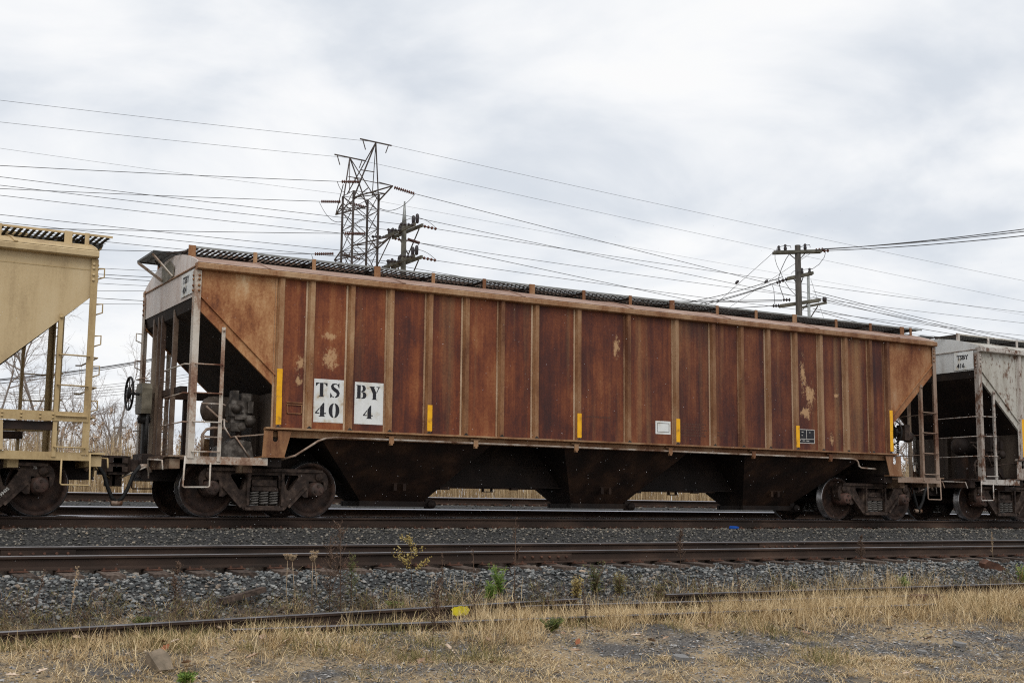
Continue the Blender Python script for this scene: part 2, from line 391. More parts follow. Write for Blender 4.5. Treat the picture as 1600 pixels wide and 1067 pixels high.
def tag(o, label=None, cat=None, group=None, kind=None):
    if label: o['label'] = label
    if cat: o['category'] = cat
    if group: o['group'] = group
    if kind: o['kind'] = kind
    return o


def empty(name, loc=(0, 0, 0), rz=0.0):
    o = bpy.data.objects.new(name, None)
    o.location = loc
    o.rotation_euler = (0, 0, rz)
    o.empty_display_size = 0.2
    col.objects.link(o)
    return o


def copy_tree(o, parent=None):
    c = o.copy()
    col.objects.link(c)
    c.parent = parent
    for ch in list(o.children):
        copy_tree(ch, c)
    return c


class MB:
    """collects shapes into one mesh"""

    def __init__(self):
        self.v, self.f, self.mi, self.sm = [], [], [], []

    def add(self, vs, fs, mi=0, smooth=False):
        k = len(self.v)
        self.v += [tuple(map(float, a)) for a in vs]
        self.f += [tuple(i + k for i in f) for f in fs]
        self.mi += [mi] * len(fs)
        self.sm += [smooth] * len(fs)
        return self

    def box(self, x0, x1, y0, y1, z0, z1, mi=0):
        x0, x1 = min(x0, x1), max(x0, x1); y0, y1 = min(y0, y1), max(y0, y1); z0, z1 = min(z0, z1), max(z0, z1)
        vs = [(x, y, z) for z in (z0, z1) for y in (y0, y1) for x in (x0, x1)]
        return self.add(vs, [(0, 2, 3, 1), (4, 5, 7, 6), (0, 1, 5, 4), (2, 6, 7, 3), (0, 4, 6, 2), (1, 3, 7, 5)], mi)

    def bar(self, a, b, wd, ht, up=(0, 0, 1), mi=0):
        a, b = Vector(a), Vector(b)
        d = (b - a).normalized()
        u = Vector(up)
        if abs(d.dot(u)) > 0.98:
            u = Vector((1, 0, 0))
        s = d.cross(u).normalized()
        u = s.cross(d).normalized()
        vs = []
        for p in (a, b):
            for i, j in ((-1, -1), (1, -1), (1, 1), (-1, 1)):
                vs.append(p + s * (i * wd / 2) + u * (j * ht / 2))
        return self.add(vs, [(0, 3, 2, 1), (4, 5, 6, 7), (0, 1, 5, 4), (1, 2, 6, 5), (2, 3, 7, 6), (3, 0, 4, 7)], mi)

    def tube(self, pts, r, n=8, mi=0, smooth=True, caps=True):
        pts = [Vector(p) for p in pts]
        rs = r if isinstance(r, (list, tuple)) else [r] * len(pts)
        vs, fs = [], []
        ref = None
        for i, p in enumerate(pts):
            d = (pts[min(i + 1, len(pts) - 1)] - pts[max(i - 1, 0)])
            if d.length < 1e-9:
                d = Vector((0, 0, 1))
            d.normalize()
            if ref is None:
                ref = Vector((0, 0, 1)) if abs(d.z) < 0.9 else Vector((1, 0, 0))
            s = d.cross(ref)
            if s.length < 1e-6:
                s = d.orthogonal()
            s.normalize()
            u = s.cross(d).normalized()
            ref = u
            for k in range(n):
                a = 2 * math.pi * k / n
                vs.append(p + (s * math.cos(a) + u * math.sin(a)) * rs[i])
        for i in range(len(pts) - 1):
            for k in range(n):
                k2 = (k + 1) % n
                fs.append((i * n + k, i * n + k2, (i + 1) * n + k2, (i + 1) * n + k))
        self.add(vs, fs, mi, smooth)
        if caps:
            b0 = len(self.v) - len(vs)
            self.f.append(tuple(b0 + k for k in reversed(range(n)))); self.mi.append(mi); self.sm.append(False)
            e0 = b0 + (len(pts) - 1) * n
            self.f.append(tuple(e0 + k for k in range(n))); self.mi.append(mi); self.sm.append(False)
        return self

    def lathe(self, prof, origin, axis, n=24, mi=0, smooth=True, mis=None):
        """prof: list of (radius, distance along axis)"""
        o, ax = Vector(origin), Vector(axis).normalized()
        s = ax.orthogonal().normalized()
        u = ax.cross(s)
        vs, fs, ms = [], [], []
        for (r, h) in prof:
            for k in range(n):
                a = 2 * math.pi * k / n
                vs.append(o + ax * h + (s * math.cos(a) + u * math.sin(a)) * r)
        b0 = len(self.v)
        self.v += [tuple(map(float, a)) for a in vs]
        for i in range(len(prof) - 1):
            for k in range(n):
                k2 = (k + 1) % n
                self.f.append((b0 + i * n + k, b0 + i * n + k2, b0 + (i + 1) * n + k2, b0 + (i + 1) * n + k))
                self.mi.append(mis[i] if mis else mi)
                self.sm.append(smooth)
        return self

    def prism(self, poly, plane, a, b, mi=0):
        """poly: 2D points; plane 'xz' extruded along y from a to b, 'yz' along x, 'xy' along z"""
        def P(p, h):
            return {'xz': (p[0], h, p[1]), 'yz': (h, p[0], p[1]), 'xy': (p[0], p[1], h)}[plane]
        n = len(poly)
        vs = [P(p, a) for p in poly] + [P(p, b) for p in poly]
        fs = [tuple(range(n)), tuple(reversed(range(n, 2 * n)))]
        fs += [(i, i + n, (i + 1) % n + n, (i + 1) % n) for i in range(n)]
        return self.add(vs, fs, mi)

    def holed(self, outer, holes, plane, a, b, mi=0):
        """plate with openings"""
        bm = bmesh.new()
        edges = []
        loops = []
        for lp in [outer] + list(holes):
            vv = [bm.verts.new((p[0], p[1], 0)) for p in lp]
            loops.append(len(vv))
            for i in range(len(vv)):
                edges.append(bm.edges.new((vv[i], vv[(i + 1) % len(vv)])))
        bmesh.ops.triangle_fill(bm, use_beauty=True, use_dissolve=False, edges=edges, normal=(0, 0, 1))
        bm.verts.index_update()
        def P(p, h):
            return {'xz': (p[0], h, p[1]), 'yz': (h, p[0], p[1]), 'xy': (p[0], p[1], h)}[plane]
        base = [v.co.copy() for v in bm.verts]
        n = len(base)
        vs = [P(p, a) for p in base] + [P(p, b) for p in base]
        fs = []
        for f in bm.faces:
            ids = [v.index for v in f.verts]
            fs.append(tuple(ids)); fs.append(tuple(i + n for i in reversed(ids)))
        k = 0
        for ln in loops:
            for i in range(ln):
                p, q = k + i, k + (i + 1) % ln
                fs.append((p, p + n, q + n, q))
            k += ln
        bm.free()
        return self.add(vs, fs, mi)

    def mesh(self, name):
        me = bpy.data.meshes.new(name)
        me.from_pydata(self.v, [], self.f)
        if any(self.mi):
            me.polygons.foreach_set('material_index', self.mi)
        me.polygons.foreach_set('use_smooth', self.sm)
        bm = bmesh.new(); bm.from_mesh(me)
        bmesh.ops.recalc_face_normals(bm, faces=bm.faces)
        bm.to_mesh(me); bm.free()
        me.update()
        return me

    def build(self, name, mats, parent=None):
        return link_mesh(name, self.mesh(name), mats, parent)


def arr_mesh(name, verts, faces_flat, nper, mats, parent=None, smooth=False):
    """fast mesh from numpy: verts (N,3), faces_flat with nper vertices each"""
    me = bpy.data.meshes.new(name)
    nf = len(faces_flat) // nper
    me.vertices.add(len(verts)); me.loops.add(len(faces_flat)); me.polygons.add(nf)
    me.vertices.foreach_set('co', np.asarray(verts, np.float32).ravel())
    me.loops.foreach_set('vertex_index', np.asarray(faces_flat, np.int32))
    me.polygons.foreach_set('loop_start', np.arange(0, nf * nper, nper, dtype=np.int32))
    me.polygons.foreach_set('use_smooth', np.full(nf, smooth))
    me.update(calc_edges=True)
    return link_mesh(name, me, mats, parent)


# stencil letters, unit height polygons
def ell(cx, cy, rx, ry, a0, a1, n=14):
    return [(cx + rx * math.cos(math.radians(a0 + (a1 - a0) * i / n)), cy + ry * math.sin(math.radians(a0 + (a1 - a0) * i / n))) for i in range(n + 1)]


def stroke(path, wd):
    L, R = [], []
    for i, p in enumerate(path):
        q0, q1 = path[max(i - 1, 0)], path[min(i + 1, len(path) - 1)]
        dx, dy = q1[0] - q0[0], q1[1] - q0[1]
        l = math.hypot(dx, dy) or 1
        nx, ny = -dy / l, dx / l
        L.append((p[0] + nx * wd[i], p[1] + ny * wd[i])); R.append((p[0] - nx * wd[i], p[1] - ny * wd[i]))
    return L + R[::-1]


GLYPH = {
    'T': [[(.22, 0), (.62, 0), (.62, .035), (.545, .06), (.545, 1), (.295, 1), (.295, .06), (.22, .035)],
          [(0, 1), (.265, 1), (.265, .955), (.15, .92), (.07, .78), (0, .78)],
          [(.84, 1), (.575, 1), (.575, .955), (.69, .92), (.77, .78), (.84, .78)]],
    'S': [stroke([(.60, .90), (.50, .955), (.38, .965), (.25, .92), (.19, .80), (.24, .67), (.38, .56), (.54, .46), (.63, .33), (.60, .17), (.50, .07), (.40, .035)],
                 [.02, .03, .035, .07, .10, .115, .125, .125, .11, .09, .05, .025]),
          [(.64, 1.0), (.70, 1.0), (.70, .68), (.665, .68), (.58, .86)], [(.06, 0), (.12, 0), (.17, .07), (.34, .01), (.34, .055), (.2, .12), (.095, .32), (.06, .32)]],
    'B': [[(0, 0), (.34, 0), (.34, 1), (0, 1), (0, .965), (.07, .94), (.07, .06), (0, .035)],
          [(.39, 1)] + ell(.50, .76, .23, .24, 80, -80, 10) + [(.39, .515), (.39, .56)] + ell(.42, .76, .075, .19, -80, 80, 8) + [(.39, .955)],
          [(.39, .50)] + ell(.53, .25, .26, .25, 80, -80, 10) + [(.39, 0), (.39, .05)] + ell(.44, .25, .085, .20, -80, 80, 8) + [(.39, .46)]],
    'Y': [[(0, 1), (.42, 1), (.42, .965), (.36, .94), (.54, .55), (.54, .06), (.62, .035), (.62, 0), (.20, 0), (.20, .035), (.28, .06), (.28, .45), (.06, .94), (0, .965)],
          [(.55, 1), (.86, 1), (.86, .965), (.79, .94), (.585, .49), (.565, .56), (.71, .93), (.55, .965)]],
    '4': [[(.36, .06), (.28, .035), (.28, 0), (.74, 0), (.74, .035), (.66, .06), (.66, .20), (.80, .20), (.80, .28), (.66, .28), (.66, 1), (.58, 1), (.36, .70)],
          [(0, .21), (.31, .21), (.31, .28), (.11, .28), (.32, .56), (.32, .66), (0, .28)]],
    '0': [[(.37, 1)] + ell(.38, .5, .38, .5, 95, 265, 16) + [(.37, 0), (.37, .05)] + ell(.36, .5, .07, .43, 265, 95, 10) + [(.37, .95)],
          [(.45, 1)] + ell(.44, .5, .38, .5, 85, -85, 16) + [(.45, 0), (.45, .05)] + ell(.46, .5, .07, .43, -85, 85, 10) + [(.45, .95)]],
}


def glyph_mesh(ch, x, z, h, y, wscale=1.0, depth=0.002):
    mb = MB()
    for poly in GLYPH[ch]:
        mb.prism([(x + px_ * h * wscale, z + pz_ * h) for px_, pz_ in poly], 'xz', y, y - depth)
    return mb


def text_mesh(body, size, loc, rx=math.pi / 2, rz=0.0, ry=0.0, sx=1.0, extrude=0.001):
    c = bpy.data.curves.new('lettering', 'FONT')
    c.body = body; c.size = size; c.extrude = extrude; c.resolution_u = 2; c.offset = size * 0.035
    o = bpy.data.objects.new('lettering_tmp', c)
    col.objects.link(o)
    dg = bpy.context.evaluated_depsgraph_get()
    me = bpy.data.meshes.new_from_object(o.evaluated_get(dg))
    bpy.data.objects.remove(o); bpy.data.curves.remove(c)
    from mathutils import Euler
    me.transform(Matrix.Translation(loc) @ Euler((rx, ry, rz)).to_matrix().to_4x4() @ Matrix.Diagonal((sx, 1, 1, 1)))
    return me


# ------------------------------------------------------------------ ground
GP = [(-3000, -1.5), (-14, -1.5), (-12, -1.47), (-9.6, -1.30), (-8.9, -1.15), (-8.4, -1.13), (-7.6, -1.17), (-7, -1.155), (-6.6, -1.09), (-6.3, -0.93), (-5.75, -0.70), (-5.4, -0.665),
      (-3.1, -0.65), (-2.7, -0.57), (-1.75, -0.235), (-1.5, -0.20), (1.6, -0.19), (2.6, -0.075), (6.0, -0.06), (7.0, 0.22), (10.2, 0.235), (12, 0.02), (40, -0.1), (3000, -0.1)]
GY = np.array([a for a, _ in GP]); GZ = np.array([b for _, b in GP])


def hash_noise(x, y):
    return (np.sin(x * 1.7 + y * 0.9) * 0.5 + np.sin(x * 3.9 - y * 2.3 + 1.3) * 0.3 + np.sin(x * 7.1 + y * 5.3 + 2.0) * 0.2)


def gz(x, y):
    x = np.asarray(x, float); y = np.asarray(y, float)
    amp = np.where((y < -6.2) & (y > -16), 0.025, np.where((y > -6.2) & (y < 11), 0.010, 0.03))
    return np.interp(y, GY, GZ) + hash_noise(x, y) * amp


def ground_at(px_, py_):
    t = 7.0
    while t < 60:
        p_ = at_d(px_, py_, t)
        if p_[2] <= float(gz(p_[0], p_[1])):
            return p_
        t += 0.02
    return at_d(px_, py_, 20)


def make_ground():
    xs = np.unique(np.concatenate([[-3000, -800, -200, -80, -40], np.arange(-24, 40, 0.30), [50, 70, 100, 160, 300, 800, 3000]]))
    ys = np.unique(np.concatenate([[-3000, -600, -120, -40, -25, -18], np.arange(-15, -5, 0.18), np.arange(-5, 12, 0.35), [14, 18, 25, 40, 80, 200, 600, 3000]]))
    X, Y = np.meshgrid(xs, ys)
    Z = gz(X, Y)
    v = np.stack([X.ravel(), Y.ravel(), Z.ravel()], -1)
    nx, ny = len(xs), len(ys)
    i, j = np.meshgrid(np.arange(nx - 1), np.arange(ny - 1))
    a = (j * nx + i).ravel()
    f = np.stack([a, a + 1, a + nx + 1, a + nx], -1).ravel()
    o = arr_mesh('ground', v, f, 4, ground_material(), smooth=True)
    tag(o, 'sloping ground of grey ballast and gravelly verge under the tracks', kind='structure')


make_ground()


# ------------------------------------------------------------------ tracks
def rail_profile(h=0.172):
    half = [(0.070, 0.0), (0.070, 0.010), (0.028, 0.026), (0.010, 0.040), (0.0085, h - 0.052), (0.018, h - 0.042), (0.036, h - 0.036), (0.036, h - 0.010), (0.028, h)]
    return half + [(-a, b) for a, b in reversed(half)]


def rail_mesh(p0, p1, h=0.172, mats=None, name='rail', parent=None, tilt=0.0):
    """extruded rail from p0 to p1 (points at top of rail centre)"""
    prof = rail_profile(h)
    a, b = Vector(p0), Vector(p1)
    d = (b - a).normalized()
    s = d.cross(Vector((0, 0, 1))).normalized()
    u = s.cross(d).normalized()
    if tilt:
        q = Matrix.Rotation(tilt, 3, d)
        s, u = q @ s, q @ u
    n = len(prof)
    vs = [p + s * y + u * (z - h) for p in (a, b) for (y, z) in prof]
    mb = MB()
    fs, mi = [], []
    for i in range(n):
        fs.append((i, (i + 1) % n, (i + 1) % n + n, i + n))
        mi.append(1 if i in (7, 8, 9) else 0)
    mb.add(vs, fs)
    mb.mi = mi
    mb.f += [tuple(range(n)), tuple(range(2 * n - 1, n - 1, -1))]
    mb.mi += [0, 0]; mb.sm += [False, False]
    return mb.build(name, mats, parent)


def track(yc, zn, zf, x0, x1, tx0, tx1, label, head, gauge=1.5, tie_z=None, joints=()):
    t = empty('railway_track', (0, yc, 0))
    tag(t, label, 'railway track', 'railway tracks')
    for y, z in ((-gauge / 2, zn), (gauge / 2, zf)):
        rail_mesh((x0, y, z), (x1, y, z), mats=[M_['rail_web'], head], parent=t)
    zt = min(zn, zf) - 0.172 - 0.008
    mb = MB()
    mb.box(-0.115, 0.115, -1.30, 1.30, -0.16, 0)
    me = mb.mesh('tie')
    me.materials.append(M_['tie'])
    pl = MB(); pl.box(-0.10, 0.10, -0.17, 0.17, 0, 0.014)
    for a in (-0.07, 0.07):
        for b in (-0.10, 0.10):
            pl.box(a - 0.012, a + 0.012, b - 0.012, b + 0.012, 0.014, 0.04)
    pm = pl.mesh('tie_plate'); pm.materials.append(M_['rusty_steel'])
    x = tx0
    i = 0
    slope = math.atan2(zf - zn, gauge)
    while x < tx1:
        o = bpy.data.objects.new('tie', me)
        o.location = (x + random.uniform(-.03, .03), random.uniform(-.06, .06), (zn + zf) / 2 - 0.172 - 0.0165)
        o.rotation_euler = (slope, 0, random.uniform(-.02, .02))
        col.objects.link(o); o.parent = t
        for y, z in ((-gauge / 2, zn), (gauge / 2, zf)):
            q = bpy.data.objects.new('tie_plate', pm)
            q.location = (x, y, z - 0.172 - 0.0150)
            col.objects.link(q); q.parent = t
        x += 0.52
    for (jx, side) in joints:
        y, z = (-gauge / 2, zn) if side == 'n' else (gauge / 2, zf)
        jb = MB()
        jb.box(jx - 0.46, jx + 0.46, y - 0.030, y - 0.0095, z - 0.142, z - 0.045)
        jo = jb.build('joint_bar', M_['rail_web'], t)
        for k in (-.36, -.22, -.07, .07, .22, .36):
            bb = MB(); bb.lathe([(0, 0.0), (0.020, 0.0), (0.020, 0.024), (0.012, 0.030), (0, 0.030)], (jx + k, y - 0.030, z - 0.093), (0, -1, 0), 6, smooth=False)
            bb.build('bolt', M_['rusty_steel'], jo)
    return t


JX = float(at_y(850, 866, -5.05)[0])
J2 = float(at_y(60, 860, -3.6)[0])
J3 = float(at_y(1215, 848, -3.6)[0])
track(-4.33, -0.42, -0.36, -45, 90, -16, 22, 'empty dark railway track with bolted rail joints, nearest to the grassy verge', M_['rail_old'], gauge=1.45, joints=((JX, 'n'), (J2, 'f'), (J3, 'f')))
track(0.0, 0.0, 0.0, -60, 120, -16, 30, 'railway track that the freight cars stand on', M_['rail_top'])
track(4.35, 0.135, 0.135, -60, 120, -12, 34, 'railway track just behind the freight cars, seen under the hopper bays', M_['rail_top'])
track(8.6, 0.43, 0.43, -60, 160, -10, 40, 'raised railway track beside the tan reeds, farthest from the verge', M_['rail_top'])


# ------------------------------------------------------------------ hopper cars
HL, SY, ZE, ZS = 8.38, 1.57, 3.93, 1.41         # half length, side sheet, eave, side sill
RIBS = [-6.96, -6.43, -5.72, -5.0, -4.26, -3.54, -2.82, -2.1, -1.18, -0.05, 1.09, 2.01, 2.74, 3.45, 4.19, 4.9, 5.62, 6.35, 6.87]
BAYS = [(-4.33, 0.60), (0.08, 0.60), (4.42, 0.62)]


def roof_z(y):
    return 3.955 + 0.33 * (1 - (abs(y) / 1.69) ** 2)


def arc(c, r, a0, a1, n=8):
    return [(c[0] + r * math.cos(math.radians(a0 + (a1 - a0) * i / n)), c[1] + r * math.sin(math.radians(a0 + (a1 - a0) * i / n))) for i in range(n + 1)]


SPRING_ME = None


def make_truck(parent, xc, lettering=False):
    t = empty('truck', (xc, 0, 0)); t.parent = parent
    R = 0.457
    for dx in (-0.889, 0.889):
        ws = MB()
        ws.tube([(dx, -0.72, R), (dx, 0.72, R)], 0.085, 14)
        ax = ws.build('axle', M_['grime'], t)
        for s in (-1, 1):
            wb = MB()
            prof = [(0.0, 0.0), (0.11, 0.0), (0.12, -0.035), (0.17, -0.075), (0.30, -0.085), (0.385, -0.055), (0.395, 0.0), (0.445, 0.004), (0.457, -0.006),
                    (0.462, -0.105), (0.487, -0.118), (0.487, -0.135), (0.40, -0.142), (0.385, -0.10), (0.2, -0.11), (0.1, -0.16), (0, -0.16)]
            mis = [0] * 7 + [1] * 4 + [0] * 5
            wb.lathe(prof, (dx, s * 0.815, R), (0, s, 0), 40, mis=mis)
            wb.build('wheel', [M_['wheel'], M_['tread']], t)
    for s in (-1, 1):
        # cast side frame with its openings
        outer = [(-1.10, 0.60), (-1.07, 0.70), (-0.99, 0.775), (-0.80, 0.79), (0.80, 0.79), (0.99, 0.775), (1.07, 0.70), (1.10, 0.60), (1.08, 0.47), (1.03, 0.42), (1.02, 0.585), (0.76, 0.585),
                 (0.75, 0.33), (0.69, 0.32), (0.64, 0.36)] + [(0.58, 0.36), (0.36, 0.13), (0.30, 0.10), (-0.30, 0.10), (-0.36, 0.13), (-0.58, 0.36)] + \
                [(-0.64, 0.36), (-0.69, 0.32), (-0.75, 0.33), (-0.76, 0.585), (-1.02, 0.585), (-1.03, 0.42), (-1.08, 0.47)]
        holes = [[(-0.58, 0.655), (-0.56, 0.685), (-0.34, 0.69), (-0.315, 0.66), (-0.375, 0.45), (-0.41, 0.43), (-0.44, 0.45)],
                 [(0.58, 0.655), (0.56, 0.685), (0.34, 0.69), (0.315, 0.66), (0.375, 0.45), (0.41, 0.43), (0.44, 0.45)],
                 [(-0.235, 0.68), (0.235, 0.68), (0.235, 0.50), (0.265, 0.42), (0.265, 0.185), (-0.265, 0.185), (-0.265, 0.42), (-0.235, 0.50)]]
        fr = MB()
        fr.holed(outer, holes, 'xz', s * 0.90, s * 1.06)
        # raised ribs on the casting
        fr.box(-0.98, 0.98, s * 1.06, s * 1.105, 0.735, 0.778)
        fr.box(-0.33, 0.33, s * 1.06, s * 1.10, 0.112, 0.155)
        for q in (-1, 1):
            fr.bar((q * 0.40, s * 1.08, 0.165), (q * 0.70, s * 1.08, 0.485), 0.045, 0.05, up=(0, 1, 0))
            fr.bar((q * 0.29, s * 1.08, 0.185), (q * 0.29, s * 1.08, 0.70), 0.045, 0.05, up=(0, 1, 0))
            fr.lathe([(0, 0), (0.07, 0), (0.07, 0.05), (0, 0.05)], (q * 0.93, s * 1.055, 0.66), (0, s, 0), 10)
        so = fr.build('side_frame', M_['truck'], t)
        for dx in (-0.889, 0.889):
            bb = MB()
            bb.lathe([(0.0, -0.2), (0.145, -0.2), (0.145, 0.055), (0.12, 0.08), (0.115, 0.15), (0.095, 0.165), (0, 0.165)], (dx, s * 0.98, R), (0, s, 0), 20)
            bb.box(dx - 0.13, dx + 0.13, s * 0.90, s * 1.03, R + 0.125, R + 0.165)
            bo = bb.build('bearing', M_['bearing'], t)
            for k in range(3):
                a = math.radians(90 + 120 * k)
                cb = MB(); cb.lathe([(0, 0), (0.022, 0), (0.022, 0.022), (0, 0.022)], (dx + 0.06 * math.cos(a), s * 1.146, R + 0.06 * math.sin(a)), (0, s, 0), 6, smooth=False)
                cb.build('bolt', M_['truck'], bo)
        global SPRING_ME
        if SPRING_ME is None:
            sp = MB()
            pts = [(0.066 * math.cos(a), 0.066 * math.sin(a), 0.014 + 0.205 * a / (2 * math.pi * 5.0)) for a in np.linspace(0, 2 * math.pi * 5.0, 72)]
            sp.tube(pts, 0.0145, 6)
            SPRING_ME = sp.mesh('spring'); SPRING_ME.materials.append(M_['spring'])
        for yy in (1.015,):
            for dx in (-0.165, 0.0, 0.165):
                o = bpy.data.objects.new('spring', SPRING_ME); o.location = (dx, s * yy, 0.185)
                col.objects.link(o); o.parent = t
        bl = MB()
        bl.box(-0.225, 0.225, s * 0.90, s * 1.075, 0.42, 0.47)
        bl.box(-0.21, 0.21, s * 0.88, s * 1.04, 0.47, 0.60)
        bl.box(-0.20, 0.20, s * 1.04, s * 1.07, 0.505, 0.53)
        bl.build('bolster_end', M_['truck'], t)
    bo = MB()
    bo.box(-0.20, 0.20, -0.88, 0.88, 0.44, 0.66)
    bo.lathe([(0.20, 0.66), (0.20, 0.74), (0, 0.74)], (0, 0, 0), (0, 0, 1), 16)
    bo.build('bolster', M_['truck'], t)
    br = MB()
    for q in (-1, 1):
        br.box(q * 0.36, q * 0.42, -0.80, 0.80, 0.36, 0.46)
        for s in (-1, 1):
            br.box(q * 0.40, q * 0.452, s * 0.68, s * 0.80, 0.30, 0.55)
    br.build('brake_beam', M_['truck'], t)
    if lettering:
        for body, size, loc, ry in lettering:
            me = text_mesh(body, size, (0, 0, 0))
            me.transform(Matrix.Translation(loc) @ Matrix.Rotation(ry, 4, 'Y'))
            link_mesh('lettering', me, M_['chalk'], t)
    return t


def make_car(X0, cfg):
    c = empty('covered_hopper_car', (X0, 0, 0))
    tag(c, cfg['label'], 'freight car', 'covered hopper cars of the train')
    P = lambda k: M_[cfg[k]]
    top_s = 3.30       # height where the slope sheet starts at the car end
    sl = lambda x: 0.27 + (abs(x) - 5.00) * (top_s - 0.27) / (HL - 0.05 - 5.00)     # slope sheet height at |x|
    # --- side sheets, one panel between each pair of ribs
    for s in (-1, 1):
        for a, b in zip(RIBS[:-1], RIBS[1:]):
            mb = MB(); mb.box(a, b - 0.001, s * (SY - 0.008), s * SY, ZS + 0.001, ZE - 0.04)
            o = mb.build('side_panel', P('skin'), c)
        for q in (-1, 1):
            xi = RIBS[0] if q < 0 else RIBS[-1]
            xo = q * (HL - 0.05)
            mb = MB()
            zi = sl(xi) - 0.0
            mb.prism([(xi, ZE - 0.04), (xi, zi), (xo, top_s - 0.02), (xo, ZE - 0.04)], 'xz', s * (SY - 0.008), s * SY)
            eo = mb.build('end_gusset', P('end_skin'), c)
            mb = MB()
            if not cfg.get('side_beam'):
              mb.bar((xi + q * 0.04, s * (SY + 0.012), zi + 0.20), (xo - q * 0.02, s * (SY + 0.012), top_s + 0.16), 0.02, 0.035, up=(0, 1, 0))
            if mb.v:
                mb.build('stiffener', P('end_skin'), eo)
            if cfg.get('edge_angle'):
                mb = MB()
                mb.bar((xi, s * (SY - 0.02), zi - 0.0), (xo, s * (SY - 0.02), top_s - 0.02), 0.05, 0.05, up=(0, 1, 0))
                mb.build('slope_edge_angle', P('end_skin'), c)
            if cfg.get('side_beam'):
                sm = MB(); sm.box(xi + q * 0.10, xo - q * 0.06, s * (SY + 0.0005), s * (SY + 0.004), 3.668, 3.682)
                sm.build('weld_seam', M_['tan_dirty'], eo)
            mb = MB(); mb.bar((xi - q * 0.0 + q * 0.085, s * (SY + 0.005), sl(xi + q * .085) + 0.02), (xi + q * 0.085, s * (SY + 0.005), ZE - 0.05), 0.02, 0.02, up=(0, 1, 0))
            mb.build('seam_strip', P('end_skin'), eo)
        # ribs: hat sections with chamfered flanks and a notch at the foot
        for k, x in enumerate(RIBS):
            wd, dp = 0.050, 0.062
            mb = MB()
            y0, y1 = s * (SY - 0.004), s * (SY + dp)
            mb.prism([(x - wd - 0.018, y0), (x - wd + 0.012, y1), (x + wd - 0.012, y1), (x + wd + 0.018, y0)], 'xy', ZS + 0.02, ZE - 0.045)
            ro_ = mb.build('rib', P('rib'), c)
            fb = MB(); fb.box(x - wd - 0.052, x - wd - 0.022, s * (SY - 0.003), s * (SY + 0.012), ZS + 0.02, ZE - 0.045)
            fb.build('rib_flange', M_['rust_highlight'] if cfg['rib'] == 'rust_rib' else P('rib'), ro_)
            nb = MB(); nb.prism([(x - 0.05, ZS + 0.018), (x + 0.05, ZS + 0.018), (x, ZS + 0.062)], 'xz', s * (SY + dp + 0.001), s * (SY + dp + 0.005))
            nb.build('rib_foot_notch', M_['black'], c)
        mb = MB()
        mb.prism([(s * (SY - 0.05), ZS - 0.005), (s * (SY - 0.05), ZS - 0.03), (s * (SY + 0.085), ZS - 0.012), (s * (SY + 0.085), ZS + 0.017), (s * (SY - 0.02), ZS + 0.017)], 'yz', RIBS[0] - 0.20, RIBS[-1] + 0.20)
        mb.box(RIBS[0] - 0.1, RIBS[-1] + 0.1, s * (SY - 0.06), s * (SY - 0.045), ZS - 0.13, ZS - 0.03)
        mb.build('side_sill', P('rib'), c)
        mb = MB()
        mb.prism([(s * (SY + 0.01), ZE - 0.085), (s * (SY + 0.095), ZE - 0.075), (s * (SY + 0.115), ZE - 0.06), (s * (SY + 0.115), ZE + 0.012), (s * (SY + 0.09), ZE + 0.03), (s * (SY - 0.04), ZE + 0.03), (s * (SY - 0.04), ZE - 0.06)], 'yz', -HL, HL)
        mb.build('top_chord', P('rib'), c)
    # --- roof
    mb = MB()
    ys = np.linspace(-1.665, 1.665, 25)
    vs, fs = [], []
    xs_ = [-HL + 0.02] + list(np.linspace(-7, 7, 9)) + [HL - 0.02]
    for x in xs_:
        vs += [(x, y, roof_z(y)) for y in ys]
    for i in range(len(xs_) - 1):
        fs += [(i * 25 + k, i * 25 + k + 1, (i + 1) * 25 + k + 1, (i + 1) * 25 + k) for k in range(24)]
    mb.add(vs, fs, 0, True)
    mb.build('roof', P('roof'), c)
    for x in np.linspace(-7.2, 7.2, 7):
        mb = MB()
        for y0, y1 in zip(ys[:-1], ys[1:]):
            mb.bar((x, y0, roof_z(y0) + 0.008), (x, y1, roof_z(y1) + 0.008), 0.05, 0.02)
        mb.build('roof_seam', P('roof'), c)
    # trough hatches along the centre line
    mb = MB(); mb.box(-7.6, 7.6, -0.27, 0.27, roof_z(0.27) - 0.02, 4.36)
    mb.build('hatch_coaming', P('roof'), c)
    for x in (-5.7, -1.9, 1.9, 5.7):
        mb = MB()
        mb.prism([(-0.33, 4.335), (-0.33, 4.385), (-0.15, 4.42), (0.15, 4.42), (0.33, 4.385), (0.33, 4.335)], 'yz', x - 1.86, x + 1.86)
        mb.build('hatch_cover', P('roof'), c)
    # --- slope sheets and hopper bays
    for q in (-1, 1):
        mb = MB()
        xo, bx = q * (HL - 0.06), q * 5.00
        xm = q * 6.95
        zm = sl(xm)
        w1, w0 = SY - 0.012, 0.60
        vs = [(xo, -w1, top_s - 0.03), (xo, w1, top_s - 0.03), (xm, w1, zm - 0.03), (xm, -w1, zm - 0.03)]
        mb.add(vs, [(0, 1, 2, 3)])
        vs2 = [(a[0], a[1], a[2] + 0.02) for a in vs]
        mb.add(vs2, [(0, 1, 2, 3)])
        mb.build('slope_sheet', P('under'), c)
        # body bulkhead below the slope sheet (shear plate web)
        mb = MB()
        mb.prism([(-1.50, 1.0), (1.50, 1.0), (w1, zm - 0.04), (-w1, zm - 0.04)], 'yz', xm - q * 0.02, xm + q * 0.02)
        mb.box(xm + q * 0.0, xm + q * 0.10, -0.62, -0.50, 0.98, zm - 0.02)
        mb.box(xm + q * 0.0, xm + q * 0.10, 0.50, 0.62, 0.98, zm - 0.02)
        mb.build('bulkhead', M_['bulkhead'], c)
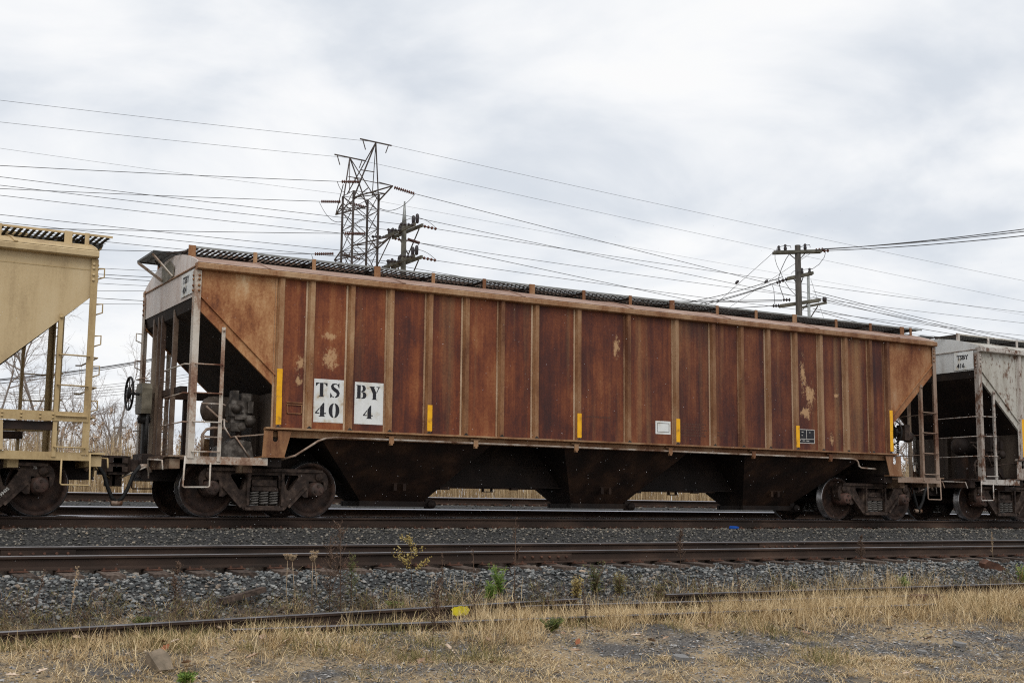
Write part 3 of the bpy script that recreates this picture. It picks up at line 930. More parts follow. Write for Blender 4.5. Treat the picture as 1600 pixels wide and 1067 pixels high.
        mb = MB(); mb.box(q * 6.82, q * 7.06, -1.46, 1.46, 0.80, 0.998)
        mb.build('body_bolster', M_['grime'], c)  # web box added to block the sky streak between bulkhead and truck
        for s in (-1, 1):
            mb = MB()
            x0, x1, x2 = q * 7.20, q * 6.83, q * 6.72
            hole = [(q * 6.99 + 0.045 * math.cos(a), 1.24 + (0.10 if math.sin(a) > 0 else 0.0) + 0.045 * math.sin(a)) for a in np.linspace(0, 2 * math.pi, 15)[:-1]]
            mb.holed([(x0, 0.965), (x1, 0.965), (x2, ZS - 0.035), (x0 + q * -0.02, ZS - 0.035)], [hole], 'xz', s * (SY + 0.03), s * (SY + 0.045))
            mb.box(min(x0, x1) - 0.01, max(x0, x1) + 0.01, s * (SY - 0.35), s * (SY + 0.06), 0.945, 0.963)
            mb.build('bolster_web', P('rib'), c)
    nb_ = len(BAYS)
    for i, (bx, hw) in enumerate(BAYS):
        xl = -6.95 if i == 0 else (BAYS[i - 1][0] + bx) / 2
        xr = 6.95 if i == nb_ - 1 else (BAYS[i + 1][0] + bx) / 2
        zl = sl(6.95) - 0.05 if i == 0 else 1.25
        zr = sl(6.95) - 0.05 if i == nb_ - 1 else 1.25
        zt = ZS - 0.02
        w1, w0, zb = 1.50, 0.34, 0.27
        xe = bx - hw - (zt - zb) * ((xl - (bx - hw)) / (zb - zl)) if i == 0 else xl
        # the four leaning sheets of the bay
        mb = MB()
        bl, brt = bx - hw, bx + hw
        A = [(bl, -w0, zb), (brt, -w0, zb), (brt, w0, zb), (bl, w0, zb)]
        def xat(x_top, z_top, x_bot, z):
            return x_bot + (x_top - x_bot) * (z - zb) / (z_top - zb)
        txl = xat(xl, zl, bl, zt) if i == 0 else bl - 0.92
        txr = xat(xr, zr, brt, zt) if i == nb_ - 1 else brt + 0.92
        hl = hr = zt
        def wy(z):
            return w0 + (w1 - w0) * (z - zb) / (zt - zb)
        for s in (-1, 1):
            vs = [(bl, s * w0, zb), (brt, s * w0, zb), (txr, s * w1, zt), (txl, s * w1, zt)]
            mb.add(vs, [(0, 1, 2, 3)])
        bo = mb.build('hopper_bay', P('under_brown'), c)
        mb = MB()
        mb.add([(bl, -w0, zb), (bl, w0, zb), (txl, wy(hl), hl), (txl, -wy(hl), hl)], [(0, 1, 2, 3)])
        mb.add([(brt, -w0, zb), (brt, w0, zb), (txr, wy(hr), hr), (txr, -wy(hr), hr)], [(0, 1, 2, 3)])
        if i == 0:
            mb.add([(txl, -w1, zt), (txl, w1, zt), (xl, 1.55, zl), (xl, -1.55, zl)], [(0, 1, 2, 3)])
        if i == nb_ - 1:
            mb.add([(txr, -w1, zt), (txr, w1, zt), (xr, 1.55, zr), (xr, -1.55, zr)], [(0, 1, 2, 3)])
        mb.build('bay_end_sheet', M_['grime'], bo)  # blacker than the bay sides, recess shade put into the colour
        g = MB()
        g.box(bl - 0.06, brt + 0.06, -w0 - 0.08, -w0 + 0.02, 0.19, 0.285)
        g.box(bl - 0.06, brt + 0.06, w0 - 0.02, w0 + 0.08, 0.19, 0.285)
        g.box(bl - 0.06, bl + 0.02, -w0, w0, 0.195, 0.28); g.box(brt - 0.02, brt + 0.06, -w0, w0, 0.195, 0.28)
        g.box(bl, brt, -w0, w0, 0.215, 0.235)
        g.tube([(brt + 0.10, -w0 - 0.22, 0.235), (brt + 0.10, w0 + 0.22, 0.235)], 0.03, 8)
        g.lathe([(0, 0), (0.075, 0), (0.075, 0.06), (0.04, 0.06), (0.04, 0.10), (0, 0.10)], (brt + 0.10, -w0 - 0.16, 0.235), (0, -1, 0), 12)
        g.box(brt + 0.04, brt + 0.16, -w0 - 0.07, -w0 + 0.0, 0.16, 0.36)
        g.build('outlet_gate', M_['grime'], bo)
        k = MB()
        kz = 0.55; ky = -wy(kz)
        k.box(bx - 0.16, bx + 0.16, ky - 0.05, ky + 0.02, kz + 0.04, kz + 0.065)
        k.box(bx - 0.12, bx - 0.06, ky - 0.045, ky + 0.03, kz - 0.08, kz + 0.039)
        k.box(bx + 0.06, bx + 0.12, ky - 0.045, ky + 0.03, kz - 0.08, kz + 0.039)
        k.build('vibrator_bracket', P('under_brown'), bo)
    mb = MB(); mb.box(-6.4, 6.4, -1.49, 1.49, ZS - 0.018, ZS - 0.006)
    mb.build('floor_plate', M_['grime'], c)
    mb = MB(); mb.box(-6.2, 6.2, -0.30, 0.30, 0.982, ZS - 0.02)
    mb.build('sill_light_block', M_['grime'], c)  # box added above the sill to stop light passing between the bays
    mb = MB(); mb.box(-8.75, 8.75, -0.33, 0.33, 0.585, 0.98)
    mb.box(-8.75, 8.75, -0.40, 0.40, 0.565, 0.583)
    mb.build('center_sill', M_['grime'], c)
    for a, b in ((-3.55, -1.35), (0.75, 2.95)):
        mb = MB()
        mb.tube([(a, -0.45, 0.545), (b, -0.45, 0.545)], 0.018, 6)
        mb.box(a + 0.1, a + 0.3, -0.50, -0.40, 0.50, 0.56); mb.box(b - 0.6, b - 0.45, -0.50, -0.40, 0.515, 0.56)
        mb.box((a + b) / 2 - 0.1, (a + b) / 2 + 0.1, -0.5, -0.42, 0.47, 0.485)
        mb.box((a + b) / 2 - 0.1, (a + b) / 2 - 0.085, -0.5, -0.42, 0.47, 0.56); mb.box((a + b) / 2 + 0.085, (a + b) / 2 + 0.1, -0.5, -0.42, 0.47, 0.56)
        mb.build('brake_rod', M_['grime_brown'], c)
    # --- brake pipe along the near sill
    if cfg.get('pipe'):
        mb = MB()
        yp = -SY - 0.01
        path = [(-7.0, -1.25, 0.86), (-6.62, yp + .04, 0.99), (-6.25, yp, 1.235), (-6.12, yp, 1.285), (-5.95, yp, 1.305), (-5.7, yp, 1.305), (5.75, yp, 1.285), (5.88, yp, 1.265), (5.93, yp, 1.22), (5.95, yp, 1.14), (6.02, yp, 1.10), (6.55, yp + .1, 1.09)]
        mb.tube(path, 0.018, 8)
        po = mb.build('brake_pipe', M_['pipe'], c)
        for x in (-4.95, -3.33, -1.23, 0.93, 3.02, 5.12):
            mb = MB()
            mb.box(x - 0.09, x + 0.09, yp - 0.012, yp + 0.05, 1.352, 1.372)
            mb.box(x - 0.045, x + 0.045, yp - 0.035, yp - 0.026, 1.24, 1.352)
            mb.box(x - 0.02, x + 0.02, yp - 0.045, yp + 0.03, 1.21, 1.262)
            mb.build('pipe_clamp', P('rib'), po)
    # --- running boards
    zb = 4.335
    for s in (-1, 1):
        yo, yi = s * 0.955, s * 0.30
        mb = MB()
        x = -HL + 0.12
        while x < HL + 0.30:
            mb.bar((x, yo, zb), (x, yi, zb), 0.050, 0.010)
            x += 0.092
        for f in (0.25, 0.5, 0.75):
            y = yo + (yi - yo) * f
            mb.box(-HL + 0.06, HL + 0.34, y - 0.006, y + 0.006, zb - 0.012, zb - 0.006)
        ro = mb.build('running_board', M_['grating'], c)
        mb = MB(); mb.box(-HL + 0.06, HL + 0.34, yo - 0.006, yo + 0.012, zb - 0.012, zb + 0.020)
        mb.build('edge_strip', P('walk_edge'), ro)
        mb = MB(); mb.box(-HL + 0.06, HL + 0.34, yi - 0.010, yi + 0.010, zb - 0.022, zb + 0.020)
        mb.build('edge_strip', M_['grating'], ro)
        xw = [-8.28, -7.22, -6.18, -5.00, -3.9, -2.85, -1.82, -0.65, 0.45, 1.48, 2.65, 3.7, 4.78, 6.0, 7.05, 8.05, 8.62]
        for k, x in enumerate(xw):
            mb = MB()
            wide = 0.058 if k % 3 == 0 else 0.032
            zr_ = roof_z(yo) - 0.012
            xz = min(x, HL - 0.05)
            mb.box(xz - wide, xz + wide, yo - 0.026, yo - 0.007, zr_, zb + 0.024)
            mb.build('walk_support', P('rib'), ro)
            mb = MB()
            mb.bar((xz, yo, zb - 0.035), (xz, yi, zb - 0.035), 0.035, 0.018)
            mb.bar((xz - 0.25, yi + s * 0.05, zb - 0.04), (xz, yo - s * 0.02, zb - 0.055), 0.025, 0.02)
            mb.build('walk_bracket', M_['grime'], ro)
    for q in (-1, 1):
        mb = MB()
        xa, xb = q * (HL - 0.10), q * (HL + 0.34)
        ya, yb2 = -0.24, 0.80
        y = ya
        while y < yb2:
            mb.bar((xa, y, zb), (xb, y, zb), 0.048, 0.010); y += 0.092
        for f in (0.0, 0.33, 0.66, 1.0):
            x = xa + (xb - xa) * f
            mb.box(x - 0.006, x + 0.006, ya, yb2, zb - 0.024, zb + 0.014)
        for y in (ya, yb2):
            mb.box(xa, xb, y - 0.012, y + 0.012, zb - 0.026, zb + 0.02)
        eo = mb.build('end_platform_walk', M_['grating'], c)
        mb = MB()
        mb.bar((xb, ya + 0.05, zb - 0.03), (q * (HL + 0.02), -0.28, 3.94), 0.05, 0.02, up=(1, 0, 0))
        mb.bar((xb, yb2 - 0.05, zb - 0.03), (q * (HL + 0.02), 0.36, 3.96), 0.05, 0.02, up=(1, 0, 0))
        mb.build('walk_brace', P('post'), eo)
        mb = MB()
        mb.prism([(-0.34, 4.10), (-0.30, 3.93), (0.30, 3.90), (0.42, 3.97), (0.42, 4.18), (-0.05, 4.24)], 'yz', q * (HL + 0.004), q * (HL + 0.014))
        mb.build('brace_plate', M_['olive'], eo)
    # --- ends
    for q in (-1, 1):
        xo = q * HL
        mb = MB()
        poly = [(-SY - 0.02, 3.44), (SY + 0.02, 3.44), (SY + 0.04, ZE - 0.01)] + [(y, roof_z(y) + 0.012) for y in np.linspace(1.6, -1.6, 21)] + [(-SY - 0.04, ZE - 0.01)]
        mb.prism(poly, 'yz', xo - q * 0.03, xo - q * 0.012)
        po = mb.build('end_panel', P('end_panel'), c)
        mb = MB(); mb.bar((xo, -SY - 0.02, ZE - 0.02), (xo, SY + 0.02, ZE - 0.02), 0.02, 0.02)
        mb.build('end_seam', P('rib'), po)
        mb = MB()
        mb.add([(xo - q * 0.02, -SY, 3.45), (xo - q * 0.02, SY, 3.45), (q * (HL - 0.06), SY, top_s - 0.03), (q * (HL - 0.06), -SY, top_s - 0.03)], [(0, 1, 2, 3)])
        mb.build('end_closure', P('under'), po)
        for s in (-1, 1):
            mb = MB()
            mb.box(xo - q * 0.09, xo + q * 0.0, s * (SY + 0.03), s * (SY + 0.042), 0.90, ZE - 0.09)
            mb.box(xo + q * 0.0, xo + q * 0.012, s * (SY - 0.085), s * (SY + 0.042), 0.90, ZE - 0.09)
            pc = mb.build('corner_post', P('post'), c)
            for z in (3.76, 3.70, 3.60, 3.52):
                bb = MB(); bb.lathe([(0.022, 0), (0.022, 0.014), (0.012, 0.022), (0, 0.022)], (xo - q * 0.055, s * (SY + 0.042), z), (0, s, 0), 8)
                bb.build('bolt', P('rib'), pc)
                bb = MB(); bb.lathe([(0.022, 0), (0.022, 0.014), (0.012, 0.022), (0, 0.022)], (xo + q * 0.012, s * (SY - 0.03), z), (q, 0, 0), 8)
                bb.build('bolt', P('rib'), pc)
            xl = q * 7.90
            mb = MB()
            mb.box(xl - 0.030, xl + 0.030, s * (SY + 0.030), s * (SY + 0.041), 0.86, 2.97)
            mb.box(xl - q * 0.030, xl - q * 0.019, s * (SY - 0.04), s * (SY + 0.030), 0.86, 2.90)
            pl = mb.build('ladder_post', P('post'), c)
            bb = MB(); bb.lathe([(0.024, 0), (0.024, 0.02), (0, 0.026)], (xl, s * (SY + 0.041), 2.92), (0, s, 0), 8)
            bb.build('bolt', P('post'), pl)
            for z in (2.36, 1.91, 1.46, 1.00):
                mb = MB(); yy = s * (SY + 0.075)
                mb.tube([(xl, s * (SY + 0.04), z + 0.005), (xl, yy, z + 0.005), (xo - q * 0.05, yy, z), (xo - q * 0.05, s * (SY + 0.04), z)], 0.0125, 6)
                mb.build('ladder_rung', P('post'), c)
            # end grab irons on this corner
            ye = s * 0.32 if s < 0 else s * 1.05
            for z in (2.36, 1.91, 1.46):
                mb = MB()
                mb.tube([(xo + q * 0.01, s * (SY - 0.03), z), (xo + q * 0.09, s * (SY - 0.06), z), (xo + q * 0.09, ye - s * -0.04, z - 0.01), (xo + q * 0.01, ye, z - 0.01)], 0.012, 6)
                mb.build('grab_iron', P('post'), c)
            for z in ((3.10, 2.62) if s > 0 else (3.62, 3.08, 2.6, 2.14, 1.62)):
                mb = MB()
                mb.tube([(xo + q * 0.01, s * (SY + 0.0), z + 0.08), (xo + q * 0.11, s * (SY + 0.01), z + 0.09), (xo + q * 0.11, s * (SY + 0.01), z - 0.04), (xo + q * 0.01, s * SY, z - 0.08)], 0.012, 6)
                if s > 0 or cfg.get('end_loops'):
                    mb.build('grab_iron', P('post'), c)
            # step stirrup under the corner
            mb = MB()
            xa_, xb_ = q * 8.42, q * 8.02
            mb.tube([(xa_, s * (SY + 0.02), 0.93), (xa_ + q * 0.02, s * (SY + 0.02), 0.47), (xa_, s * (SY + 0.02), 0.455), (xb_ + q * 0.02, s * (SY + 0.02), 0.46), (xb_, s * (SY + 0.02), 0.48), (xb_, s * (SY + 0.02), 0.84)], 0.014, 6)
            mb.build('step_stirrup', P('post'), c)
            mb = MB()
            mb.box(q * 7.10, q * 8.42, s * (SY - 0.06), s * (SY + 0.028), 0.915, 0.935)
            mb.box(q * 7.10, q * 8.42, s * (SY + 0.016), s * (SY + 0.028), 0.815, 0.915)
            mb.build('platform_sill', P('post'), c)
        for (y, wd, z0, z1) in ((-0.30, 0.075, 0.95, 3.50),  (0.45, 0.06, 0.95, 3.47), (0.68, 0.05, 0.95, 3.47), (0.98, 0.075, 0.95, 3.60)) if (q < 0) != bool(cfg.get('few_posts')) else ((0.55, 0.05, 0.95, 3.47),):
            mb = MB(); mb.box(xo - q * 0.05, xo - q * 0.035, y - wd / 2, y + wd / 2, z0, z1)
            mb.box(xo - q * 0.11, xo - q * 0.05, y - wd / 2, y - wd / 2 + 0.012, z0, z1)
            mb.build('end_post', M_[cfg.get('post_inner', cfg['post'])], c)
        mb = MB()
        mb.box(q * 7.10, q * 8.66, -1.20, 1.20, 0.895, 0.915)
        mb.box(q * 8.40, q * 8.66, -1.50, 1.50, 0.917, 0.945)
        mb.box(q * 8.46, q * 8.62, -1.45, 1.45, 0.74, 0.893)
        mb.box(q * 7.3, q * 7.45, -1.45, 1.45, 0.70, 0.893)
        mb.build('end_platform', P('post_dark'), c)
        if q in cfg.get('beam_ends', ()):
            mb = MB(); mb.box(q * 7.0, q * 8.18, 0.60, 0.72, 1.98, 2.10); mb.box(q * 8.18, q * 8.3, -0.70, 1.25, 1.99, 2.09)
            mb.box(q * 7.72, q * 7.84, 0.66, 0.76, 0.95, 1.98)
            mb.build('handhold_beam', M_['grime_brown'], c)
        # coupler with knuckle
        mb = MB()
        mb.box(q * 8.50, q * 8.95, -0.10, 0.10, 0.72, 0.90)
        mb.box(q * 8.60, q * 8.76, -0.30, 0.30, 0.62, 1.0)
        head = [(q * 8.90, -0.16), (q * 9.02, -0.24), (q * 9.26, -0.26), (q * 9.30, -0.16), (q * 9.12, -0.06), (q * 9.10, 0.05), (q * 9.24, 0.10), (q * 9.24, 0.20), (q * 9.05, 0.24), (q * 8.90, 0.14)]
        mb.prism(head, 'xy', 0.655, 0.955)
        mb.box(q * 8.97, q * 9.2, -0.285, -0.25, 0.70, 0.78); mb.box(q * 8.97, q * 9.2, -0.285, -0.25, 0.84, 0.92)
        mb.lathe([(0, 0.52), (0.05, 0.52), (0.05, 0.66)], (q * 9.08, 0, 0), (0, 0, 1), 10)
        mb.box(q * 9.0, q * 9.15, -0.06, 0.06, 0.47, 0.66)
        mb.build('coupler', M_['truck'], c)
        mb = MB()
        mb.tube([(q * 8.70, -0.55, 0.60), (q * 8.72, -0.55, 0.90), (q * 8.72, -1.40, 0.86), (q * 8.72, -1.45, 0.72)], 0.014, 6)
        mb.tube([(q * 8.72, -0.45, 0.78), (q * 9.05, -0.12, 0.60)], 0.014, 6)
        mb.build('uncoupling_lever', P('post'), c)
        mb = MB()
        pts = [(q * 8.72, -0.36, 0.80), (q * 8.80, -0.38, 0.79), (q * 8.90, -0.38, 0.66), (q * 8.97, -0.38, 0.45), (q * 9.05, -0.36, 0.28), (q * 9.16, -0.34, 0.20)]
        mb.tube(pts, 0.032, 8)
        ho = mb.build('air_hose', M_['rubber'], c)
        mb = MB(); mb.tube([(q * 8.62, -0.36, 0.70), (q * 8.70, -0.36, 0.80), (q * 8.80, -0.38, 0.79)], 0.036, 8)
        mb.build('hose_elbow', M_['pipe'], ho)
        mb = MB(); mb.lathe([(0.05, 0), (0.05, 0.07), (0.03, 0.09)], (q * 9.13, -0.34, 0.205), (q, 0, 0), 8)
        mb.build('hose_coupling', M_['pipe'], ho)
        make_truck(c, q * 6.942, cfg.get('truck_text') if q > 0 else None)
    # --- brake gear on the end platform
    for q in cfg.get('brake_ends', ()):
        mb = MB()
        xw, yw, zw = q * (HL + 0.34), 0.92, 2.06
        nseg = 28
        ring = [(xw, yw + 0.28 * math.cos(a), zw + 0.28 * math.sin(a)) for a in np.linspace(0, 2 * math.pi, nseg + 1)]
        mb.tube(ring, 0.020, 6, caps=False)
        for k in range(8):
            a = k * math.pi / 4
            mb.bar((xw, yw, zw), (xw, yw + 0.26 * math.cos(a), zw + 0.26 * math.sin(a)), 0.02, 0.014, up=(1, 0, 0))
        mb.lathe([(0, -0.03), (0.085, -0.02), (0.10, 0.0), (0.085, 0.03), (0, 0.04)], (xw, yw, zw), (q, 0, 0), 14)
        mb.tube([(xw, yw, zw), (q * (HL + 0.02), yw, zw)], 0.025, 8)
        mb.build('brake_wheel', M_['black'], c)
        mb = MB()
        mb.prism([(0.74, 1.72), (1.12, 1.72), (1.16, 1.80), (1.16, 2.15), (1.10, 2.24), (0.78, 2.24), (0.72, 2.15), (0.72, 1.80)], 'yz', q * (HL + 0.0), q * (HL + 0.17))
        mb.build('brake_housing', M_['olive'], c)
        mb = MB()
        mb.box(q * (HL + 0.02), q * (HL + 0.10), 0.86, 0.96, 0.95, 1.72)
        mb.tube([(q * (HL + 0.05), 0.78, 0.95), (q * (HL + 0.05), 0.78, 1.72)], 0.03, 8)
        mb.lathe([(0.0, 0), (0.10, 0.0), (0.12, 0.09), (0.06, 0.18), (0, 0.18)], (q * (HL + 0.07), 0.92, 1.56), (0, 0, 1), 10)
        mb.build('brake_chain_guide', M_['black'], c)
    for q in cfg.get('tank_ends', ()):
        mb = MB()
        y, z = -0.42, 1.75
        mb.lathe([(0, 0), (0.10, 0.012), (0.17, 0.05), (0.215, 0.12), (0.225, 0.20), (0.225, 0.72), (0.17, 0.80), (0, 0.82)], (q * 7.86, y, z), (-q, 0, 0), 24)
        for xx in (7.60, 7.30):
            mb.lathe([(0.232, -0.02), (0.232, 0.02)], (q * xx, y, z), (-q, 0, 0), 24)
        to = mb.build('air_reservoir', M_[cfg.get('gear', 'tank')], c)
        mb = MB(); mb.box(q * 7.66, q * 7.56, y - 0.12, y + 0.12, 0.93, z - 0.18); mb.box(q * 7.30, q * 7.20, y - 0.12, y + 0.12, 0.93, z - 0.18)
        mb.build('reservoir_bracket', P('under_brown'), to)
        mb = MB()
        vx, vy = q * 7.46, -1.12
        for (a, b, cc, d, e_, f_) in ((-.15, .15, -.12, .12, 1.50, 1.86), (-.20, -.08, -.15, .02, 1.60, 1.80), (.06, .22, -.17, .05, 1.44, 1.62), (-.10, .12, -.18, -.10, 1.55, 1.62), (-.16, .0, -.16, .1, 1.36, 1.50),
                                    (.02, .18, -.10, .12, 1.86, 1.98), (-.12, -.02, -.08, .1, 1.86, 2.02), (.10, .19, -.19, .0, 1.66, 1.84)):
            mb.box(vx + a, vx + b, vy + cc, vy + d, e_, f_)
        mb.lathe([(0, 0), (0.085, 0), (0.095, 0.05), (0.05, 0.09), (0, 0.09)], (vx + 0.14, vy - 0.17, 1.53), (0, -1, 0), 12)
        mb.lathe([(0, 0), (0.07, 0), (0.08, 0.05), (0.03, 0.10), (0, 0.10)], (vx - 0.08, vy - 0.12, 1.72), (0, -1, 0), 12)
        mb.lathe([(0, 0), (0.06, 0), (0.07, 0.06), (0.02, 0.08), (0, 0.08)], (vx + 0.02, vy - 0.12, 1.44), (0, -1, 0), 12)
        for a in (-.10, -.04, .02, .08):
            mb.box(vx + a, vx + a + 0.03, vy - 0.135, vy - 0.118, 1.66, 1.78)
        mb.build('control_valve', M_[cfg.get('gear', 'brake')], c)
        mb = MB()
        mb.tube([(q * 8.02, -1.10, 0.95), (q * 8.02, -1.10, 1.30), (q * 7.96, -1.10, 1.38), (q * 7.85, -1.10, 1.41), (q * 7.60, -1.10, 1.40)], 0.024, 8)
        mb.tube([(q * 7.95, -1.0, 1.76), (q * 7.75, -1.05, 1.58), (q * 7.62, -1.08, 1.52), (q * 7.45, -1.05, 1.50)], 0.018, 6)
        mb.tube([(q * 8.03, -1.0, 1.80), (q * 7.70, -1.05, 1.80), (q * 7.58, -1.1, 1.74)], 0.016, 6)
        mb.tube([(q * 7.70, -1.18, 1.55), (q * 7.72, -1.26, 1.42), (q * 7.60, -1.22, 1.26), (q * 7.45, -1.2, 1.30)], 0.016, 6)
        mb.tube([(q * 7.55, -1.3, 1.28), (q * 7.30, -1.3, 0.95)], 0.014, 6)
        mb.tube([(q * 7.55, -1.25, 1.27), (q * 7.0, -1.35, 1.33), (q * 6.98, -1.5, 1.34)], 0.014, 6)
        mb.tube([(q * 8.05, -1.1, 1.26), (q * 7.70, -1.12, 1.26)], 0.014, 6)
        mb.build('brake_piping', M_['pipe'] if cfg.get('pipe') else M_['truck'], c)
        mb = MB()
        mb.prism([(q * 7.85, 0.935), (q * 7.80, 1.10), (q * 7.55, 1.24), (q * 7.28, 1.20), (q * 7.22, 0.935)], 'xz', -1.28, -0.92)
        mb.build('brake_cylinder_cover', M_[cfg.get('gear', 'brake')], c)
    if cfg.get('hand_wheel'):
        mb = MB()
        xw, yw, zw = 7.45, -1.15, 1.93
        ring = [(xw, yw + 0.27 * math.cos(a), zw + 0.27 * math.sin(a)) for a in np.linspace(0, 2 * math.pi, 29)]
        mb.tube(ring, 0.018, 6, caps=False)
        for k in range(8):
            a = k * math.pi / 4 + 0.2
            mb.bar((xw, yw, zw), (xw, yw + 0.26 * math.cos(a), zw + 0.26 * math.sin(a)), 0.022, 0.014, up=(1, 0, 0))
        mb.lathe([(0, -0.02), (0.12, -0.02), (0.15, 0.0), (0.13, 0.05), (0, 0.09)], (xw, yw, zw), (1, 0, 0), 16)
        mb.tube([(xw, yw, zw), (7.72, yw, zw)], 0.03, 8)
        mb.build('brake_wheel', M_['black'], c)
        mb = MB()
        mb.box(7.70, 7.86, -1.28, -1.04, 1.76, 2.10)
        mb.lathe([(0, 0), (0.12, 0), (0.12, 0.12), (0, 0.14)], (7.86, -1.16, 1.84), (1, 0, 0), 12)
        mb.build('brake_housing', M_['truck'], c)
        mb = MB()
        for k in range(16):
            mb.box(7.60 - 0.012 - 0.006 * (k % 2), 7.60 + 0.012 + 0.006 * (k % 2), -1.18, -1.14, 1.70 - k * 0.046, 1.735 - k * 0.046)
        mb.build('brake_chain', M_['black'], c)
    if cfg.get('side_beam'):
        for q in (-1, 1):
            for s in (-1, 1):
                mb = MB()
                mb.box(q * 7.0, q * 8.36, s * (SY + 0.043), s * (SY + 0.055), 1.385, 1.525)
                so = mb.build('side_beam', P('post'), c)
                mb = MB(); mb.box(q * 7.0, q * 7.95, s * (SY - 0.10), s * (SY + 0.0), 1.25, 1.375)
                mb.build('beam_flange', P('under_brown'), so)
                for x in (7.16, 7.42, 7.68, 7.86):
                    for z in (1.43, 1.48):
                        bb = MB(); bb.lathe([(0.017, 0), (0.017, 0.012), (0, 0.018)], (q * x, s * (SY + 0.055), z), (0, s, 0), 8)
                        bb.build('bolt', P('post'), so)
    # --- reflectors
    for (x, z0, z1) in cfg.get('reflectors', ()):
        mb = MB(); mb.box(x - 0.046, x + 0.046, -SY - 0.0605, -SY - 0.0635, z0, z1)
        mb.build('reflector', M_['yellow'], c)
    return c


# rusty centre car
CFG = dict(label='long rust-brown ribbed hopper freight car stencilled TSBY 404, between tan and grey cars', skin='rust', end_skin='rust_end', rib='rust_rib', roof='rust_roof',
           end_panel='rust_panel_end', post='rust_post', post_dark='tan_dirty', under='grime', under_brown='grime_brown', walk_edge='gal', pipe=True, brake_ends=(-1,), tank_ends=(-1,), beam_ends=(-1,), hand_wheel=True, edge_angle=True,
           reflectors=((-6.96, 1.925, 2.37), (-6.955, 1.475, 1.920), (-4.25, 1.475, 1.92), (-1.18, 1.475, 1.92), (1.10, 1.475, 1.92), (4.19, 1.475, 1.915), (6.90, 1.475, 1.915), (6.905, 1.92, 2.36)))
M_['rust_platform'] = simple('rusted_pale_platform', [(0.3, (0.06, 0.03, 0.02)), (0.5, (0.17, 0.105, 0.065)), (0.75, (0.36, 0.29, 0.21))], s=5, rough=0.75)
CFG['post_dark'] = 'rust_platform'; CFG['post_inner'] = 'rust_post_dark'
rusty = make_car(0.0, CFG)

# white stencilled patches and their letters
ysh = -SY


def patch_panel(parent, x0, x1, z0, z1, glyphs, mat='white'):
    mb = MB(); mb.box(x0, x1, ysh - 0.0005, ysh - 0.003, z0, z1)
    o = mb.build('stencil_patch', M_[mat], parent)
    for ch, x, z, h, ws in glyphs:
        glyph_mesh(ch, x, z, h, ysh - 0.0035, ws).build('letter', M_['ink'], o)
    return o


patch_panel(rusty, -6.345, -5.815, 1.545, 2.255, [('T', -6.315, 1.965, 0.228, 1.06), ('S', -6.075, 1.957, 0.238, 1.04), ('4', -6.315, 1.640, 0.224, 1.06), ('0', -6.080, 1.628, 0.236, 0.98)])
patch_panel(rusty, -5.625, -5.095, 1.545, 2.245, [('B', -5.598, 1.970, 0.224, 1.05), ('Y', -5.362, 1.962, 0.22, 1.06), ('4', -5.465, 1.640, 0.22, 1.0)])
mb = MB(); mb.box(0.600, 0.960, ysh - 0.0005, ysh - 0.003, 1.615, 1.865)
wp = mb.build('blank_sign_panel', M_['white'], rusty)
mb = MB()
for a in ((0.640, 0.925, 1.652, 1.660), (0.640, 0.925, 1.820, 1.828), (0.640, 0.648, 1.652, 1.828), (0.917, 0.925, 1.652, 1.828)):
    mb.box(a[0], a[1], ysh - 0.0035, ysh - 0.005, a[2], a[3])
mb.build('sign_border', M_['brake'], wp)
mb = MB(); mb.box(4.275, 4.705, ysh - 0.0005, ysh - 0.003, 1.565, 1.855)
bp = mb.build('data_stencil', M_['ink'], rusty)
mb = MB()
for a in ((4.275, 4.705, 1.565, 1.577), (4.275, 4.705, 1.843, 1.855), (4.275, 4.287, 1.577, 1.843), (4.693, 4.705, 1.577, 1.843), (4.287, 4.693, 1.650, 1.660), (4.476, 4.486, 1.660, 1.843)):
    mb.box(a[0], a[1], ysh - 0.0032, ysh - 0.0045, a[2], a[3])
for a in ((4.345, 4.40, 1.790, 1.802), (4.345, 4.38, 1.72, 1.732), (4.56, 4.59, 1.785, 1.80), (4.30, 4.32, 1.62, 1.632), (4.37, 4.44, 1.612, 1.625), (4.47, 4.55, 1.612, 1.625)):
    mb.box(a[0], a[1], ysh - 0.0032, ysh - 0.0045, a[2], a[3])
mb.build('stencil_lines', M_['chalk'], bp)
# faint dimensional lettering, barely darker than the rust
for (x0, z0, rows, wd) in ((1.22, 1.60, 5, 0.62), (-0.98, 1.86, 1, 0.50), (2.12, 1.63, 2, 0.2)):
    mb = MB()
    for r in range(rows):
        x = x0
        while x < x0 + wd - 0.06 * (r % 2):
            ln = random.uniform(0.02, 0.05)
            mb.box(x, x + ln, ysh - 0.0005, ysh - 0.0015, z0 + r * 0.055, z0 + r * 0.055 + 0.028)
            x += ln + 0.016
    mb.build('faded_lettering', M_['fade'], rusty)['kind'] = 'stuff'
# card holder left of the TS patch
mb = MB()
for a in ((-6.80, -6.55, 1.66, 1.675), (-6.80, -6.79, 1.66, 1.80), (-6.56, -6.55, 1.66, 1.80), (-6.81, -6.54, 1.80, 1.815), (-6.81, -6.54, 1.835, 1.85)):
    mb.box(a[0], a[1], ysh - 0.0005, ysh - 0.016, a[2], a[3])
mb.build('card_holder', M_['rust_rib'], rusty)
# reporting mark on the end panel, half hidden at this angle
mb = MB(); mb.box(-HL - 0.0005, -HL - 0.004, -1.48, -0.80, 3.50, 3.87)
ep = mb.build('end_sign', M_['white'], rusty)
for body, z in (('TSBY', 3.71), ('404', 3.55)):
    me = text_mesh(body, 0.15, (-HL - 0.0055, -0.90, z), rx=math.pi / 2, rz=-math.pi / 2)
    link_mesh('letter_row', me, M_['ink'], ep)

